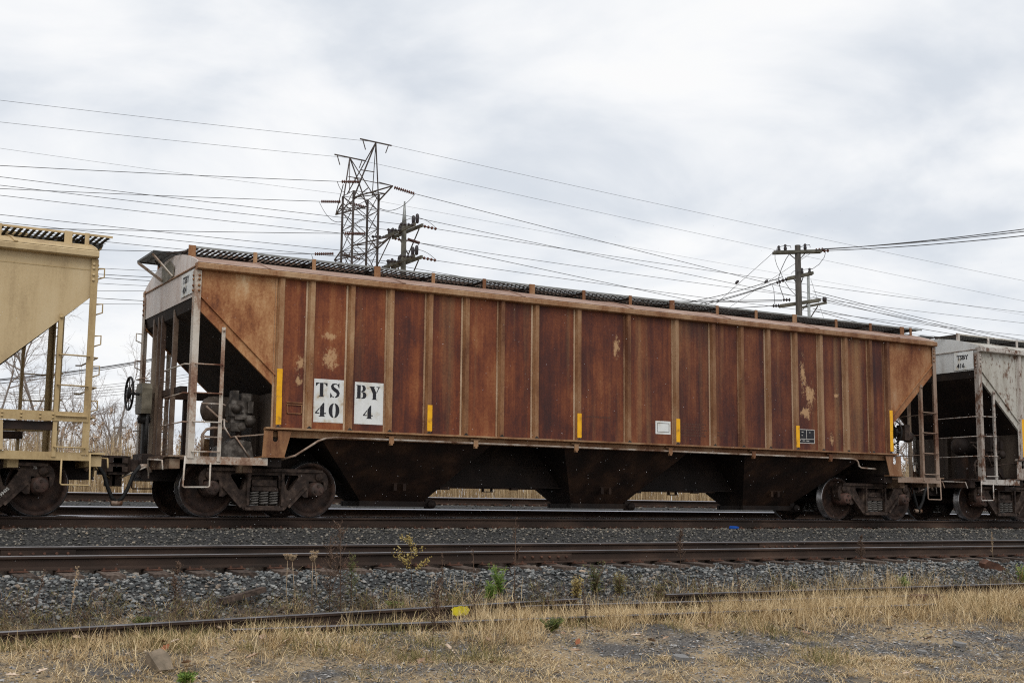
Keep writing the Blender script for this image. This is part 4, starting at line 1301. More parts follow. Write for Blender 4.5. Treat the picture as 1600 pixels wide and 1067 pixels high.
# tan car
tan = make_car(-18.26, dict(label='clean tan covered hopper freight car with bolted side beam, only its end in view', skin='tan', end_skin='tan', rib='tan', roof='tan_dirty', end_panel='tan', post='tan_dirty', post_dark='tan_dirty',
                            under='grime', under_brown='grime_brown', walk_edge='tan', side_beam=True, end_loops=True,
                            truck_text=(('70', 0.055, (0.78, -1.063, 0.695), 0.0), ('SST 2 93432', 0.062, (0.245, -1.107, 0.165), -0.816))))
grey = make_car(18.2, dict(label='stained pale grey covered hopper freight car marked TSBY 416 on its end', skin='grey', end_skin='grey', rib='grey_rib', roof='grey', end_panel='grey_end', post='grey_rib', post_dark='grime_brown', gear='grime', few_posts=True, edge_angle=True, post_inner='rust_post_dark',
                           under='grime', under_brown='grime_brown', walk_edge='grey', tank_ends=(-1,), reflectors=((-6.94, 1.475, 2.36),)))
mb = MB(); mb.box(-HL - 0.0005, -HL - 0.004, -1.47, -0.92, 3.47, 3.89)
ep = mb.build('end_sign', M_['white'], grey)
for body, z in (('TSBY', 3.71), ('416', 3.52)):
    me = text_mesh(body, 0.145, (-HL - 0.0055, -1.00, z), rx=math.pi / 2, rz=-math.pi / 2)
    link_mesh('letter_row', me, M_['ink'], ep)


# ------------------------------------------------------------------ gravel and grass (numpy scatter)
ICO_V = []
phi = (1 + 5 ** 0.5) / 2
for a, b in ((1, phi), (-1, phi), (1, -phi), (-1, -phi)):
    ICO_V += [(0, a, b), (a, b, 0), (b, 0, a)]
bm_ = bmesh.new()
bmesh.ops.create_icosphere(bm_, subdivisions=1, radius=1.0)
ICO_V = np.array([v.co[:] for v in bm_.verts])
ICO_F = np.array([[v.index for v in f.verts] for f in bm_.faces])
bm_.free()


def rot_mats(n, tilt=None):
    """random rotations"""
    q = rng.normal(size=(n, 4)); q /= np.linalg.norm(q, axis=1)[:, None]
    w_, x, y, z = q.T
    return np.stack([1 - 2 * (y * y + z * z), 2 * (x * y - z * w_), 2 * (x * z + y * w_), 2 * (x * y + z * w_), 1 - 2 * (x * x + z * z), 2 * (y * z - x * w_),
                     2 * (x * z - y * w_), 2 * (y * z + x * w_), 1 - 2 * (x * x + y * y)], -1).reshape(n, 3, 3)


OCT_V = np.array([(1, 0, 0), (-1, 0, 0), (0, 1, 0), (0, -1, 0), (0, 0, 1), (0, 0, -1)], float)
OCT_F = np.array([(0, 2, 4), (2, 1, 4), (1, 3, 4), (3, 0, 4), (2, 0, 5), (1, 2, 5), (3, 1, 5), (0, 3, 5)])


def stones(name, P, size, mat, label, flat=0.7, parent=None, small=False):
    n = len(P)
    BV, BF = (OCT_V, OCT_F) if small else (ICO_V, ICO_F)
    base = BV[None] * rng.uniform(0.72, 1.18, (n, len(BV), 1))
    sc = np.stack([size * rng.uniform(0.8, 1.3, n), size * rng.uniform(0.7, 1.1, n), size * rng.uniform(0.45, 0.85, n)], -1)
    v = base * sc[:, None, :]
    v = np.einsum('nij,nkj->nki', rot_mats(n), v)
    v[:, :, 2] *= flat
    v += P[:, None, :]
    f = (BF[None] + (np.arange(n) * len(BV))[:, None, None]).reshape(-1)
    o = arr_mesh(name, v.reshape(-1, 3), f, 3, mat, parent)
    tag(o, label, None, None, 'stuff')
    return o


def scatter(n, x0, x1, y0, y1):
    x = rng.uniform(x0, x1, n); y = rng.uniform(y0, y1, n)
    return x, y


# front shoulder of clean grey ballast
x, y = scatter(19500, -13.5, 10.5, -6.62, -5.25)
keep = rng.random(len(x)) < np.clip((y + 6.75) / 0.35, 0.15, 1)
x, y = x[keep], y[keep]
P = np.stack([x, y, gz(x, y) + rng.uniform(-0.012, 0.022, len(x))], -1)
stones('ballast_gravel', P, rng.uniform(0.014, 0.034, len(x)) * rng.choice([1, 1, 1, 1.35], len(x)), M_['stone'], 'blue-grey crushed stone on the shoulder below the empty track')
x, y = scatter(3500, -14.5, 11.5, -5.0, -3.7)
P = np.stack([x, y, gz(x, y) + rng.uniform(-0.01, 0.012, len(x))], -1)
stones('ballast_gravel', P, rng.uniform(0.02, 0.04, len(x)), M_['stone_brown'], 'dusty stones between the rails of the empty track')
x, y = scatter(17000, -13.5, 14, -3.45, -0.95)
P = np.stack([x, y, gz(x, y) + rng.uniform(-0.012, 0.018, len(x))], -1)
stones('ballast_gravel', P, rng.uniform(0.013, 0.031, len(x)), M_['stone_brown'], 'dusty grey-brown stones between the empty track and the freight cars')
x, y = scatter(7000, -12, 24, -0.6, 10.5)
P = np.stack([x, y, gz(x, y) + rng.uniform(-0.01, 0.015, len(x))], -1)
stones('ballast_gravel', P, rng.uniform(0.02, 0.04, len(x)), M_['stone_brown'], 'dark stones under and behind the freight cars')


def fbm(x, y, s=1.0, seed=0.0):
    r = np.zeros_like(x)
    a = 0.5
    for k in range(4):
        r += a * np.sin(x * s * 1.13 + y * s * 0.71 + seed + k * 1.9) * np.sin(y * s * 1.37 - x * s * 0.43 + seed * 1.7 + k * 2.6)
        s *= 1.93; a *= 0.62
    return r


def tuft_density(x, y):
    """0..1, how grassy the verge is: dense along the old rails, breaking up into bare grit towards the camera"""
    lf = np.interp(x, [-13, -8.5, -6.5], [0.80, 0.80, 1.0])
    base = lf * np.interp(y, [-13, -11.2, -10, -9.2, -8.4, -7.2, -6.7, -6.3, -6.0], [0.42, 0.46, 0.55, 0.85, 1.0, 0.95, 0.6, 0.18, 0.0])
    bare = fbm(x, y, 1.05, 2.0) * 0.95 + fbm(x, y, 3.1, 5.0) * 0.6
    # the grit shows in a wide strip that slants from the bottom middle to the right
    g = np.exp(-((y + 9.7 + 0.10 * (x + 5)) / 0.55) ** 2) * np.clip((x + 7.8) / 1.5, 0, 1) * 0.55
    return np.clip(base + bare * 0.95 - g - 0.08, 0, 1)


# grit lying on the verge
x, y = scatter(60000, -13, 4, -13.2, -6.2)
keep = rng.random(len(x)) < np.clip(1.08 - tuft_density(x, y), 0.12, 1)
x, y = x[keep], y[keep]
P = np.stack([x, y, gz(x, y) + rng.uniform(-0.004, 0.008, len(x))], -1)
stones('verge_gravel', P, rng.uniform(0.007, 0.020, len(x)) * rng.choice([1, 1, 1, 1, 1, 1.8], len(x)), M_['grit'], 'grey grit and slate chips scattered over the bare verge', flat=0.5, small=True)


def blades(name, P, length, width, lean, mat, label, bend=0.5, parent=None, lean_dir=None, short=False):
    """bent tapering blades: 2 quads and a tip as 5 triangles, each an island"""
    n = len(P)
    az = rng.uniform(0, 2 * np.pi, n) if lean_dir is None else lean_dir
    faz = rng.uniform(0, np.pi, n)
    sx, sy = np.cos(faz), np.sin(faz)
    dx, dy = np.cos(az), np.sin(az)
    lev, wv = ([0, 0.45, 0.8, 1.0], [1.0, 0.85, 0.55, 0.0]) if not short else ([0, 0.5, 1.0], [1.0, 0.85, 0.0])
    V = []
    for t, wd in zip(lev, wv):
        h = lean * t + bend * lean * t * t
        cx = P[:, 0] + dx * length * h; cy = P[:, 1] + dy * length * h
        cz = P[:, 2] + length * (t - 0.35 * np.clip(h, 0, 1.4) * t)
        if wd > 0:
            V.append(np.stack([cx - sx * width * wd / 2, cy - sy * width * wd / 2, cz], -1))
            V.append(np.stack([cx + sx * width * wd / 2, cy + sy * width * wd / 2, cz], -1))
        else:
            V.append(np.stack([cx, cy, cz], -1))
    V = np.stack(V, 1)
    T = np.array([[0, 1, 3], [0, 3, 2], [2, 3, 5], [2, 5, 4], [4, 5, 6]]) if not short else np.array([[0, 1, 3], [0, 3, 2], [2, 3, 4]])
    f = (T[None] + (np.arange(n) * V.shape[1])[:, None, None]).reshape(-1)
    o = arr_mesh(name, V.reshape(-1, 3), f, 3, mat, parent)
    if label:
        tag(o, label, None, None, 'stuff')
    return o


def clumped(n, x0, x1, y0, y1, per=14, spread=0.07):
    k = max(1, n // per)
    cx, cy = scatter(k, x0, x1, y0, y1)
    keep = rng.random(k) < tuft_density(cx, cy)
    cx, cy = cx[keep], cy[keep]
    idx = rng.integers(0, len(cx), int(n * keep.mean()))
    s_ = rng.uniform(0.3, 1.25, len(cx)) ** 1.5 + 0.2
    return cx[idx] + rng.normal(0, spread, len(idx)) * s_[idx], cy[idx] + rng.normal(0, spread, len(idx)) * s_[idx], s_[idx]


# short matted straw
YPX = at_y(714, 957, -6.85)


def clear_paint(x, y):
    """the trodden gap in front of the painted rail"""
    t = (y + 6.9) / -1.9
    cx = YPX[0] + (CAM[0] - YPX[0]) * (y - YPX[1]) / (CAM[1] - YPX[1])
    return (np.abs(x - cx) > 0.20) | (t > 1.0) | (t < -0.1) | (rng.random(len(x)) < 0.30)


x, y, s_ = clumped(240000, -13.2, 5.5, -13.0, -6.3, 22, 0.085)
keep = clear_paint(x, y) & ((y < -8.35) | (y > -6.6) | (rng.random(len(x)) < 0.45))
x, y, s_ = x[keep], y[keep], s_[keep]
P = np.stack([x, y, gz(x, y) - 0.004], -1)
blades('dry_grass', P, rng.uniform(0.030, 0.095, len(x)) * (0.6 + 0.5 * s_), rng.uniform(0.0035, 0.007, len(x)), rng.uniform(0.2, 1.9, len(x)), M_['straw'], 'short matted straw-coloured grass over the verge', short=True)
# taller standing dry grass along and between the old rails
x, y, s_ = clumped(80000, -13.0, 9.5, -9.35, -6.50, 48, 0.075)
tall = np.interp(x, [-13, -9.5, -8, -4, -1, 3, 9], [0.85, 0.9, 1.0, 1.1, 1.4, 1.3, 1.25]) * np.interp(y, [-9.4, -8.9, -6.9, -6.5], [0.6, 1.0, 1.0, 0.9]) * np.where((y > -8.62) & (y < -6.6), 0.58, 1.0)
keep = (rng.random(len(x)) < np.interp(x, [-13, -9, -7, -3, 9], [0.55, 0.65, 0.9, 0.9, 1.0])) & clear_paint(x, y) & ((rng.random(len(x)) < np.where((y > -8.25) & (y < -6.6), 0.45 + 0.5 * (fbm(x, y, 1.3, 1.0) > 0.05), 1.0)))
P = np.stack([x, y, gz(x, y) - 0.005], -1)
L = rng.uniform(0.08, 0.36, len(x)) * tall * (0.65 + 0.4 * s_)
blades('dry_grass', P[keep], L[keep], rng.uniform(0.0035, 0.0065, keep.sum()), rng.uniform(0.05, 0.75, keep.sum()), M_['straw'], 'taller standing blond grass among the discarded rails', short=True)
# thin seeding stalks standing above the rest
x, y, s_ = clumped(9000, -9.5, 9.5, -9.3, -6.3, 26, 0.13)
keep = (fbm(x, y, 0.7, 4.0) > -0.05) & clear_paint(x, y)
P = np.stack([x, y, gz(x, y) - 0.005], -1)[keep]
blades('dry_grass', P, rng.uniform(0.22, 0.46, len(P)) * np.interp(P[:, 0], [-9.5, -5, 0, 9], [0.7, 0.85, 1.1, 1.0]), rng.uniform(0.003, 0.0055, len(P)), rng.uniform(0.02, 0.45, len(P)), M_['straw'], 'thin seeding grass stalks standing above the blond grass')
# half-green grass, mostly on the left
x, y, s_ = clumped(70000, -13.0, 6, -11.2, -6.35, 26, 0.12)
keep = (fbm(x, y, 0.9, 9.0) + rng.normal(0, .12, len(x)) > np.interp(x, [-13, -8, -5, 6], [-0.15, 0.0, 0.25, 0.40])) & clear_paint(x, y)
P = np.stack([x, y, gz(x, y) - 0.005], -1)[keep]
blades('half_green_grass', P, rng.uniform(0.05, 0.20, len(P)), rng.uniform(0.004, 0.008, len(P)), rng.uniform(0.1, 0.9, len(P)), M_['olive_grass'], 'yellowing green grass and low weeds in the verge', short=True)
# wispy brown weeds straggling up the foot of the ballast
k = 800
cx, cy = scatter(k, -13.2, 6.5, -6.95, -6.15)
dens = np.interp(cx, [-13, -8.5, -7, -4, 0, 6], [1.0, 0.9, 0.8, 0.65, 0.6, 0.55]) * np.interp(cy, [-6.95, -6.6, -6.15], [1, 0.8, 0.25])
ok = rng.random(k) < dens
cx, cy = cx[ok], cy[ok]
idx = rng.integers(0, len(cx), 15000)
hh = rng.uniform(0.10, 0.34, len(cx)) * np.interp(cy, [-6.95, -6.15], [1.15, 0.7])
x = cx[idx] + rng.normal(0, 0.045, len(idx)); y = cy[idx] + rng.normal(0, 0.045, len(idx))
zoff = rng.uniform(0, 0.75, len(idx)) * hh[idx]
P = np.stack([x, y, gz(x, y) + zoff - 0.005], -1)
sel = rng.random(len(idx)) < 0.6
for m_, q, lb in (('brown_weed', sel, 'wispy brown dead weeds along the foot of the ballast'), ('olive_grass', ~sel, 'wispy olive weeds along the foot of the ballast')):
    blades('dead_weeds', P[q], (hh[idx] * rng.uniform(0.25, 0.6, len(idx)))[q], rng.uniform(0.003, 0.007, q.sum()), rng.uniform(0.1, 1.3, q.sum()), M_[m_], lb, short=True)
# curled pale leaves of grass, long and broad
TUS = ['bleached curling grass tussock behind the slanting discarded rail at the left', 'bleached grass tussock in front of the slanting rail at the left', 'bleached grass tussock nearest the lower left corner', 'bleached grass tussock just right of the leftmost ones',
       'bleached tussock behind the start of the middle discarded rail', 'curling tussock below the golden weed', 'bleached tussock just left of the yellow paint splash', 'bleached tussock above the yellow paint splash', 'bleached tussock just right of the yellow paint splash',
       'bleached tussock in front of the nearest discarded rail', 'bleached tussock between the rails below the green feathery weed', 'bleached tussock between the rails below the dull green bush', 'bleached tussock before the ballast near the rusty plate', 'bleached tussock beside the green tuft on the right', 'bleached tussock just left of the green tuft on the right']
for gi_, (gx, gy) in enumerate([(195, 985), (165, 1000), (60, 1010), (220, 975), (600, 945), (640, 940), (690, 930), (705, 935), (720, 945), (770, 995), (820, 960), (960, 965), (1290, 915), (1395, 925), (1355, 918)]):
    pt = ground_at(gx, gy + 10)
    n = 9
    px_ = pt[0] + rng.normal(0, 0.10, n); py_ = pt[1] + rng.normal(0, 0.10, n)
    o = blades('grass_tussock', np.stack([px_, py_, gz(px_, py_)], -1) - np.array([0, 0, 0]), rng.uniform(0.16, 0.32, n), rng.uniform(0.008, 0.014, n), rng.uniform(0.3, 0.9, n), M_['pale_weed'], None, bend=1.0)
    tag(o, TUS[gi_], 'grass tussock', 'bleached grass tussocks')

# litter of small leaf scraps
x, y = scatter(2600, -13, 5, -12.5, -6.4)
nl = len(x)
az = rng.uniform(0, 2 * np.pi, nl); r_ = rng.uniform(0.012, 0.035, nl)
V = []
for k, (a, b, h) in enumerate(((-1, 0, 0), (0, -0.55, 0.25), (1, 0, 0.1), (0, 0.55, 0.3))):
    V.append(np.stack([x + r_ * (a * np.cos(az) - b * np.sin(az)), y + r_ * (a * np.sin(az) + b * np.cos(az)), gz(x, y) + 0.02 + r_ * h * 1.2], -1))
V = np.stack(V, 1).reshape(-1, 3)
f = (np.array([[0, 1, 2], [0, 2, 3]])[None] + (np.arange(nl) * 4)[:, None, None]).reshape(-1)
o = arr_mesh('leaf_litter', V, f, 3, simple('leaf_scraps', [(0.1, (0.16, 0.08, 0.04)), (0.5, (0.42, 0.29, 0.19)), (0.9, (0.66, 0.54, 0.42))], island=0.9, rough=0.8))
tag(o, 'scraps of dead leaves strewn through the dry grass', None, None, 'stuff')


# fallen oak leaves large enough to pick out
def leaf_mesh(k):
    r = random.Random(k)
    n = 14
    top = []
    for i in range(n + 1):
        u_ = i / n
        wv = math.sin(math.pi * min(1, u_ * 1.05)) ** 0.8 * 0.30 * (0.75 + 0.25 * math.cos(u_ * 22 + r.random()))
        top.append((u_ - 0.5, max(0.004, wv), u_))
    mb = MB()
    vs, fs = [], []
    cu = r.uniform(0.15, 0.45); tw = r.uniform(-.3, .3)
    for (x, h, u_) in top:
        z0 = 0.35 * (u_ - 0.5) ** 2 * 2 * cu
        vs += [(x, -h, z0 + h * cu * 1.3 + tw * x * .3), (x, 0, z0), (x, h, z0 + h * cu * 1.3 - tw * x * .3)]
    for i in range(n):
        a = i * 3
        fs += [(a, a + 1, a + 4, a + 3), (a + 1, a + 2, a + 5, a + 4)]
    mb.add(vs, fs, 0, True)
    me = mb.mesh('fallen_leaf')
    return me


LEAF = [leaf_mesh(k) for k in range(5)]
for me in LEAF:
    me.materials.append(M_['leaf'])
spots = [(85, 1036), (65, 1055), (240, 1004), (255, 1007), (275, 1006), (180, 992), (140, 993), (290, 1041), (297, 1046), (20, 1062), (120, 1000), (95, 1015), (365, 1020), (440, 1013), (450, 1004), (480, 994), (385, 1050),
         (395, 1030), (700, 1014), (712, 1010), (735, 1006), (755, 1000), (762, 1003), (652, 1037), (658, 1038), (530, 1032), (545, 1040), (770, 1040), (625, 1020), (832, 1014), (855, 1020), (940, 988), (935, 990), (880, 992), (995, 996),
         (1018, 1003), (1040, 1000), (1095, 978), (1110, 980), (1190, 968), (1215, 978), (1250, 985), (1260, 992), (1300, 964), (1340, 968), (1375, 958), (1398, 965), (1450, 1000), (1545, 1000), (1560, 1003), (1420, 1055), (580, 1055), (340, 985), (500, 1015), (410, 1000), (1150, 960), (1230, 1010), (900, 1020), (830, 1045)]
for i, (px_, py_) in enumerate(spots):
    pt = ground_at(px_, py_ + 6)
    zg = float(pt[2])
    o = bpy.data.objects.new('fallen_leaf', LEAF[i % 5])
    s_ = random.uniform(0.08, 0.15)
    o.scale = (s_, s_, s_)
    o.location = (pt[0], pt[1], zg + 0.065)
    o.rotation_euler = (random.uniform(-.5, .5), random.uniform(-.4, .4), random.uniform(0, 6.28))
    col.objects.link(o)
    tag(o, 'pale dead oak leaf lying on the grassy verge', 'leaf', 'fallen leaves on the verge')
for (px_, py_, lb) in ((903, 1004, 'bright russet dead leaf lying in front of the discarded rails'), (258, 1015, 'dark russet leaf beside the sandstone block')):
    pt = ground_at(px_, py_ + 6)
    me = leaf_mesh(9); me.materials.append(M_['leaf_red'])
    o = bpy.data.objects.new('fallen_leaf', me); o.scale = (.12, .12, .12); o.location = (pt[0], pt[1], float(gz(pt[0], pt[1])) + 0.05)
    o.rotation_euler = (0.5, -0.5, 0.6); col.objects.link(o)
    tag(o, lb, 'leaf', 'fallen leaves on the verge')

# ------------------------------------------------------------------ discarded rails and scrap on the verge
RM = [M_['rail_web'], M_['rail_old']]


def old_rail(p0, p1, label, tilt=0.0):
    o = rail_mesh(p0, p1, mats=RM, name='discarded_rail', tilt=tilt)
    tag(o, label, 'rail', 'discarded rails on the verge')
    return o


ra = old_rail((-14.5, -8.32, -1.02), (-4.55, -6.66, -0.985), 'long rusty rail at the left, slanting towards the ballast, marked with yellow paint')
rb = old_rail((-9.75, -8.20, -1.045), (-0.02, -8.70, -1.045), 'straight rusty rail in the blond grass, lowest of the discarded rails')
rc = old_rail((-5.6, -6.80, -1.04), (1.50, -7.43, -1.045), 'middle discarded rail, between the lowest one and the one by the ballast')
old_rail((-3.2, -6.80, -0.955), (9.6, -7.10, -0.95), 'discarded rail closest to the ballast at the right, running out of the picture')
# yellow paint on the web of the middle rail
a_, b_ = Vector((-14.5, -8.32, -1.02)), Vector((-4.55, -6.66, -0.985))
mb = MB()
tt = [at_y(700, 957, -6.95)[0], at_y(728, 957, -6.95)[0]]
dd = (b_ - a_).normalized()
sd_ = dd.cross(Vector((0, 0, 1))).normalized()
poly = []
for k in range(20):
    an = k / 20 * 2 * math.pi
    ca, sa = math.cos(an), math.sin(an); poly.append((0.135 * math.copysign(abs(ca) ** 0.6, ca) * (1 + 0.10 * math.sin(7 * an + 1)), 0.056 * math.copysign(abs(sa) ** 0.6, sa) * (1 + 0.12 * math.sin(9 * an))))
cx_ = (tt[0] + tt[1]) / 2
cc_ = a_ + dd * ((cx_ - a_.x) / dd.x) + sd_ * 0.041 + Vector((0, 0, -0.070))
f0 = [cc_ + dd * u_ + Vector((0, 0, v_)) for u_, v_ in poly]
f1 = [q + sd_ * 0.003 for q in f0]
mb.add(f0 + f1, [tuple(range(20)), tuple(range(39, 19, -1))] + [(k, (k + 1) % 20, (k + 1) % 20 + 20, k + 20) for k in range(20)])
mb.build('paint_splash', M_['paint_yellow'], ra)

# rusty plate at the right end of the rails
p_ = at_z(1487, 944, -1.2)
mb = MB()
mb.prism([(-0.30, 0), (0.28, 0), (0.30, 0.19), (0.10, 0.215), (-0.26, 0.20)], 'xz', -0.05, 0.06)
mb.box(-0.34, 0.34, -0.09, 0.12, -0.05, 0.0)
o = mb.build('scrap_plate', M_['rusty_steel']); o.location = (0.55, -8.05, -1.19); o.rotation_euler = (0.1, 0.03, -0.25)
tag(o, 'dark rusty steel plate standing at the end of the discarded rails', 'scrap metal')
mb = MB(); mb.prism([(-0.22, 0), (0.25, -0.02), (0.28, 0.06), (0.05, 0.14), (-0.14, 0.17), (-0.24, 0.10)], 'xz', -0.07, 0.07)
o = mb.build('scrap_plate', M_['rusty_steel']); pt = at_y(1545, 893, -5.9); o.location = (pt[0], -5.95, -0.80); o.rotation_euler = (0.2, 0.1, -0.1)
tag(o, 'brown wedge of scrap lying on the ballast shoulder at the right', 'scrap metal')
mb = MB(); mb.bar((-0.28, 0, 0), (0.28, 0, 0.12), 0.10, 0.06)
o = mb.build('timber_offcut', M_['tie']); pt = at_y(380, 921, -6.35); o.location = (pt[0], -6.35, -0.91); o.rotation_euler = (0, 0, 0.2)
tag(o, 'short dark timber offcut lying at the foot of the ballast on the left', 'timber')
mb = MB(); mb.prism([(-0.55, 0), (0.55, 0.0), (0.52, 0.06), (-0.5, 0.075)], 'xz', -0.05, 0.05)
o = mb.build('timber_offcut', M_['tie']); pt = ground_at(50, 1003); o.location = (pt[0], pt[1], float(gz(pt[0], pt[1])) + 0.01); o.rotation_euler = (0, -0.02, 0.05)
tag(o, 'dark old timber half buried in the grass at the left edge', 'timber')
# sandstone block
mb = MB()
mb.prism([(-0.085, -0.11), (0.05, -0.13), (0.095, 0.04), (0.05, 0.12), (-0.09, 0.10)], 'xy', -0.04, 0.06)
o = mb.build('rock', M_['sandstone']); pt = ground_at(249, 1046); o.location = (pt[0], pt[1], float(gz(pt[0], pt[1])) + 0.05); o.rotation_euler = (0.75, -0.12, 0.35)
tag(o, 'tilted brown sandstone block in the grass at the lower left', 'rock')
mb = MB(); mb.prism([(-0.13, -0.03), (0.02, -0.055), (0.13, -0.02), (0.10, 0.03), (-0.05, 0.05)], 'xy', 0, 0.03)
o = mb.build('blue_scrap', M_['blue']); pt = at_y(1144, 826.5, -1.45); o.location = (pt[0], -1.48, -0.165); o.rotation_euler = (0.3, 0, 0)
tag(o, 'small blue scrap of plastic beside the rail under the rusty car', 'litter')
for (px_, py_, s_, lb) in ((1500, 1010, 0.11, 'flat pale stone chip on the gravel at the lower right'), (1440, 1021, 0.08, 'small grey stone slab left of the pale stone chip'), (910, 894, 0.055, 'pale rounded stone on the ballast shoulder behind the green bush'), (1062, 1032, 0.12, 'thin dark sliver of slate lying on the grit')):
    pt = ground_at(px_, py_)
    zg = pt[2]
    mb = MB(); r3 = random.Random(px_)
    mb.prism([(math.cos(a) * r3.uniform(.7, 1.1), math.sin(a) * r3.uniform(.4, .6)) for a in np.linspace(0, 6.28, 8)[:-1]], 'xy', 0, 0.35)
    o = mb.build('stone', M_['leaf'] if px_ == 910 else M_['grit']); o.scale = (s_,) * 3; o.location = (pt[0], pt[1], (float(gz(pt[0], pt[1])) if py_ > 950 else zg) + 0.01)
    o.rotation_euler = (0.25, 0.1, r3.uniform(-.5, .5)); tag(o, lb, 'stone')


# ------------------------------------------------------------------ weeds
def plant(name, px_, py_, Y, h, kind, label, seed=0, mats=('stem', 'leaf'), group=None):
    r = random.Random(seed + 100)
    pt = at_y(px_, py_, Y)
    zg = float(gz(pt[0], Y))
    root = empty(name, (pt[0], Y, zg))
    tag(root, label, 'weed', group)
    st, lf = MB(), MB()
    if kind == 'bush':            # several branching stems carrying small leaves
        for k in range(15):
            az = r.uniform(0, 6.28); ln = h * r.uniform(0.6, 1.0); sp = r.uniform(0.10, 0.45) if h > 0.2 else r.uniform(0.4, 1.3)
            tip = Vector((math.cos(az) * sp * ln, math.sin(az) * sp * ln, ln))
            mid = Vector((tip.x * 0.35, tip.y * 0.35, ln * 0.55))
            st.tube([(0, 0, 0), mid, tip], [0.005, 0.004, 0.0015], 5)
            for j in range(46):
                t = r.uniform(0.12, 1.0)
                b = mid * (t / 0.55) if t < 0.55 else mid.lerp(tip, (t - 0.55) / 0.45)
                d = Vector((r.uniform(-1, 1), r.uniform(-1, 1), r.uniform(0.1, 1.2))).normalized()
                l_ = r.uniform(0.022, 0.055) * (1.2 - 0.5 * t)
                sdv = d.orthogonal().normalized() * l_ * 0.18
                off = d * r.uniform(0, 0.05) * (1.2 - t)
                a = b + off
                lf.add([a, a + d * l_ * 0.5 + sdv, a + d * l_, a + d * l_ * 0.5 - sdv], [(0, 1, 2, 3)])
    elif kind == 'spray':          # one stem, side branches ending in seed heads
        top = Vector((r.uniform(-.05, .05), 0, h))
        st.tube([(0.04, 0, 0), (0.01, 0, h * 0.5), top], [0.006, 0.005, 0.002], 5)
        for k in range(16):
            t = r.uniform(0.35, 0.95); b = Vector((0.01, 0, 0)).lerp(top, t)
            az = r.choice([0, 3.14]) + r.uniform(-.9, .9); ln = h * r.uniform(0.25, 0.50) * (1.25 - t * 0.8)
            e_ = b + Vector((math.cos(az) * ln, math.sin(az) * ln, ln * 0.7))
            st.tube([b, b.lerp(e_, 0.5) + Vector((0, 0, -0.02)), e_], [0.0035, 0.0025, 0.0015], 4)
            for j in range(26):
                q = b.lerp(e_, r.uniform(0.25, 1.05)) + Vector((r.gauss(0, .016), r.gauss(0, .016), r.gauss(0.008, .018)))
                s_ = r.uniform(0.006, 0.013)
                d = Vector((r.gauss(0, 1), r.gauss(0, 1), r.gauss(0, 1))).normalized(); o2 = d.orthogonal().normalized(); o3 = d.cross(o2)
                lf.add([q + o2 * s_, q + o3 * s_, q - o2 * s_, q - o3 * s_, q + d * s_ * 1.2], [(0, 1, 4), (1, 2, 4), (2, 3, 4), (3, 0, 4)])
    elif kind == 'umbel':         # dead wild carrot: bare stalk with a cupped head
        bend_ = r.uniform(-.06, .06)
        st.tube([(0, 0, 0), (bend_ * 0.4, 0, h * 0.5), (bend_, 0, h * 0.9)], [0.0045, 0.0038, 0.003], 5)
        b = Vector((bend_, 0, h * 0.9))
        for k in range(16):
            az = k / 16 * 6.28 + r.uniform(-.2, .2); ln = h * r.uniform(0.085, 0.12)
            e_ = b + Vector((math.cos(az) * ln * 0.62, math.sin(az) * ln * 0.62, ln))
            st.tube([b, b + Vector((math.cos(az) * ln * 0.5, math.sin(az) * ln * 0.5, ln * 0.4)), e_], [0.002, 0.0016, 0.0012], 3)
            for j in range(5):
                q = e_ + Vector((r.gauss(0, .008), r.gauss(0, .008), r.gauss(0, .006)))
                s_ = 0.008
                lf.add([q + Vector((s_, 0, 0)), q + Vector((0, s_, 0)), q - Vector((s_, 0, 0)), q + Vector((0, 0, s_))], [(0, 1, 3), (1, 2, 3), (2, 0, 3)])
        for k in range(3):
            b2 = Vector((bend_ * 0.3, 0, h * r.uniform(.3, .7)))
            e_ = b2 + Vector((r.uniform(-.1, .1), r.uniform(-.05, .05), r.uniform(.05, .15)))
            st.tube([b2, e_], [0.002, 0.001], 3)
    else:                         # stalk: tall dead stem with close-set brown seeds
        lean_ = r.uniform(-.08, .08)
        st.tube([(0, 0, 0), (lean_ * .4, 0, h * .5), (lean_, 0, h)], [0.0055, 0.0045, 0.002], 5)
        nb2 = 26 if kind == 'stalk' else 70
        for k in range(nb2):
            t = r.uniform(0.25, 1.0)
            b = Vector((lean_ * t, 0, h * t)); az = r.uniform(0, 6.28)
            ln = h * r.uniform(0.03, 0.10) * (1.3 - t) * (2.2 if kind == 'bushy' else 1.0)
            e_ = b + Vector((math.cos(az) * ln, math.sin(az) * ln, ln * 1.1))
            st.tube([b, e_], [0.0022, 0.001], 3)
            for j in range(5 if kind == 'stalk' else 8):
                q = b.lerp(e_, r.uniform(.3, 1.05)) + Vector((r.gauss(0, .006), r.gauss(0, .006), r.gauss(0, .006)))
                s_ = r.uniform(.004, .009)
                lf.add([q + Vector((s_, 0, 0)), q + Vector((0, s_, 0)), q - Vector((s_, s_, 0)), q + Vector((0, 0, s_ * 1.6))], [(0, 1, 3), (1, 2, 3), (2, 0, 3)])
    st.build('stem', M_[mats[0]], root)
    link = lf.build('foliage' if kind == 'bush' else 'seed_heads', M_[mats[1]], root)
    link['kind'] = 'stuff'
    return root


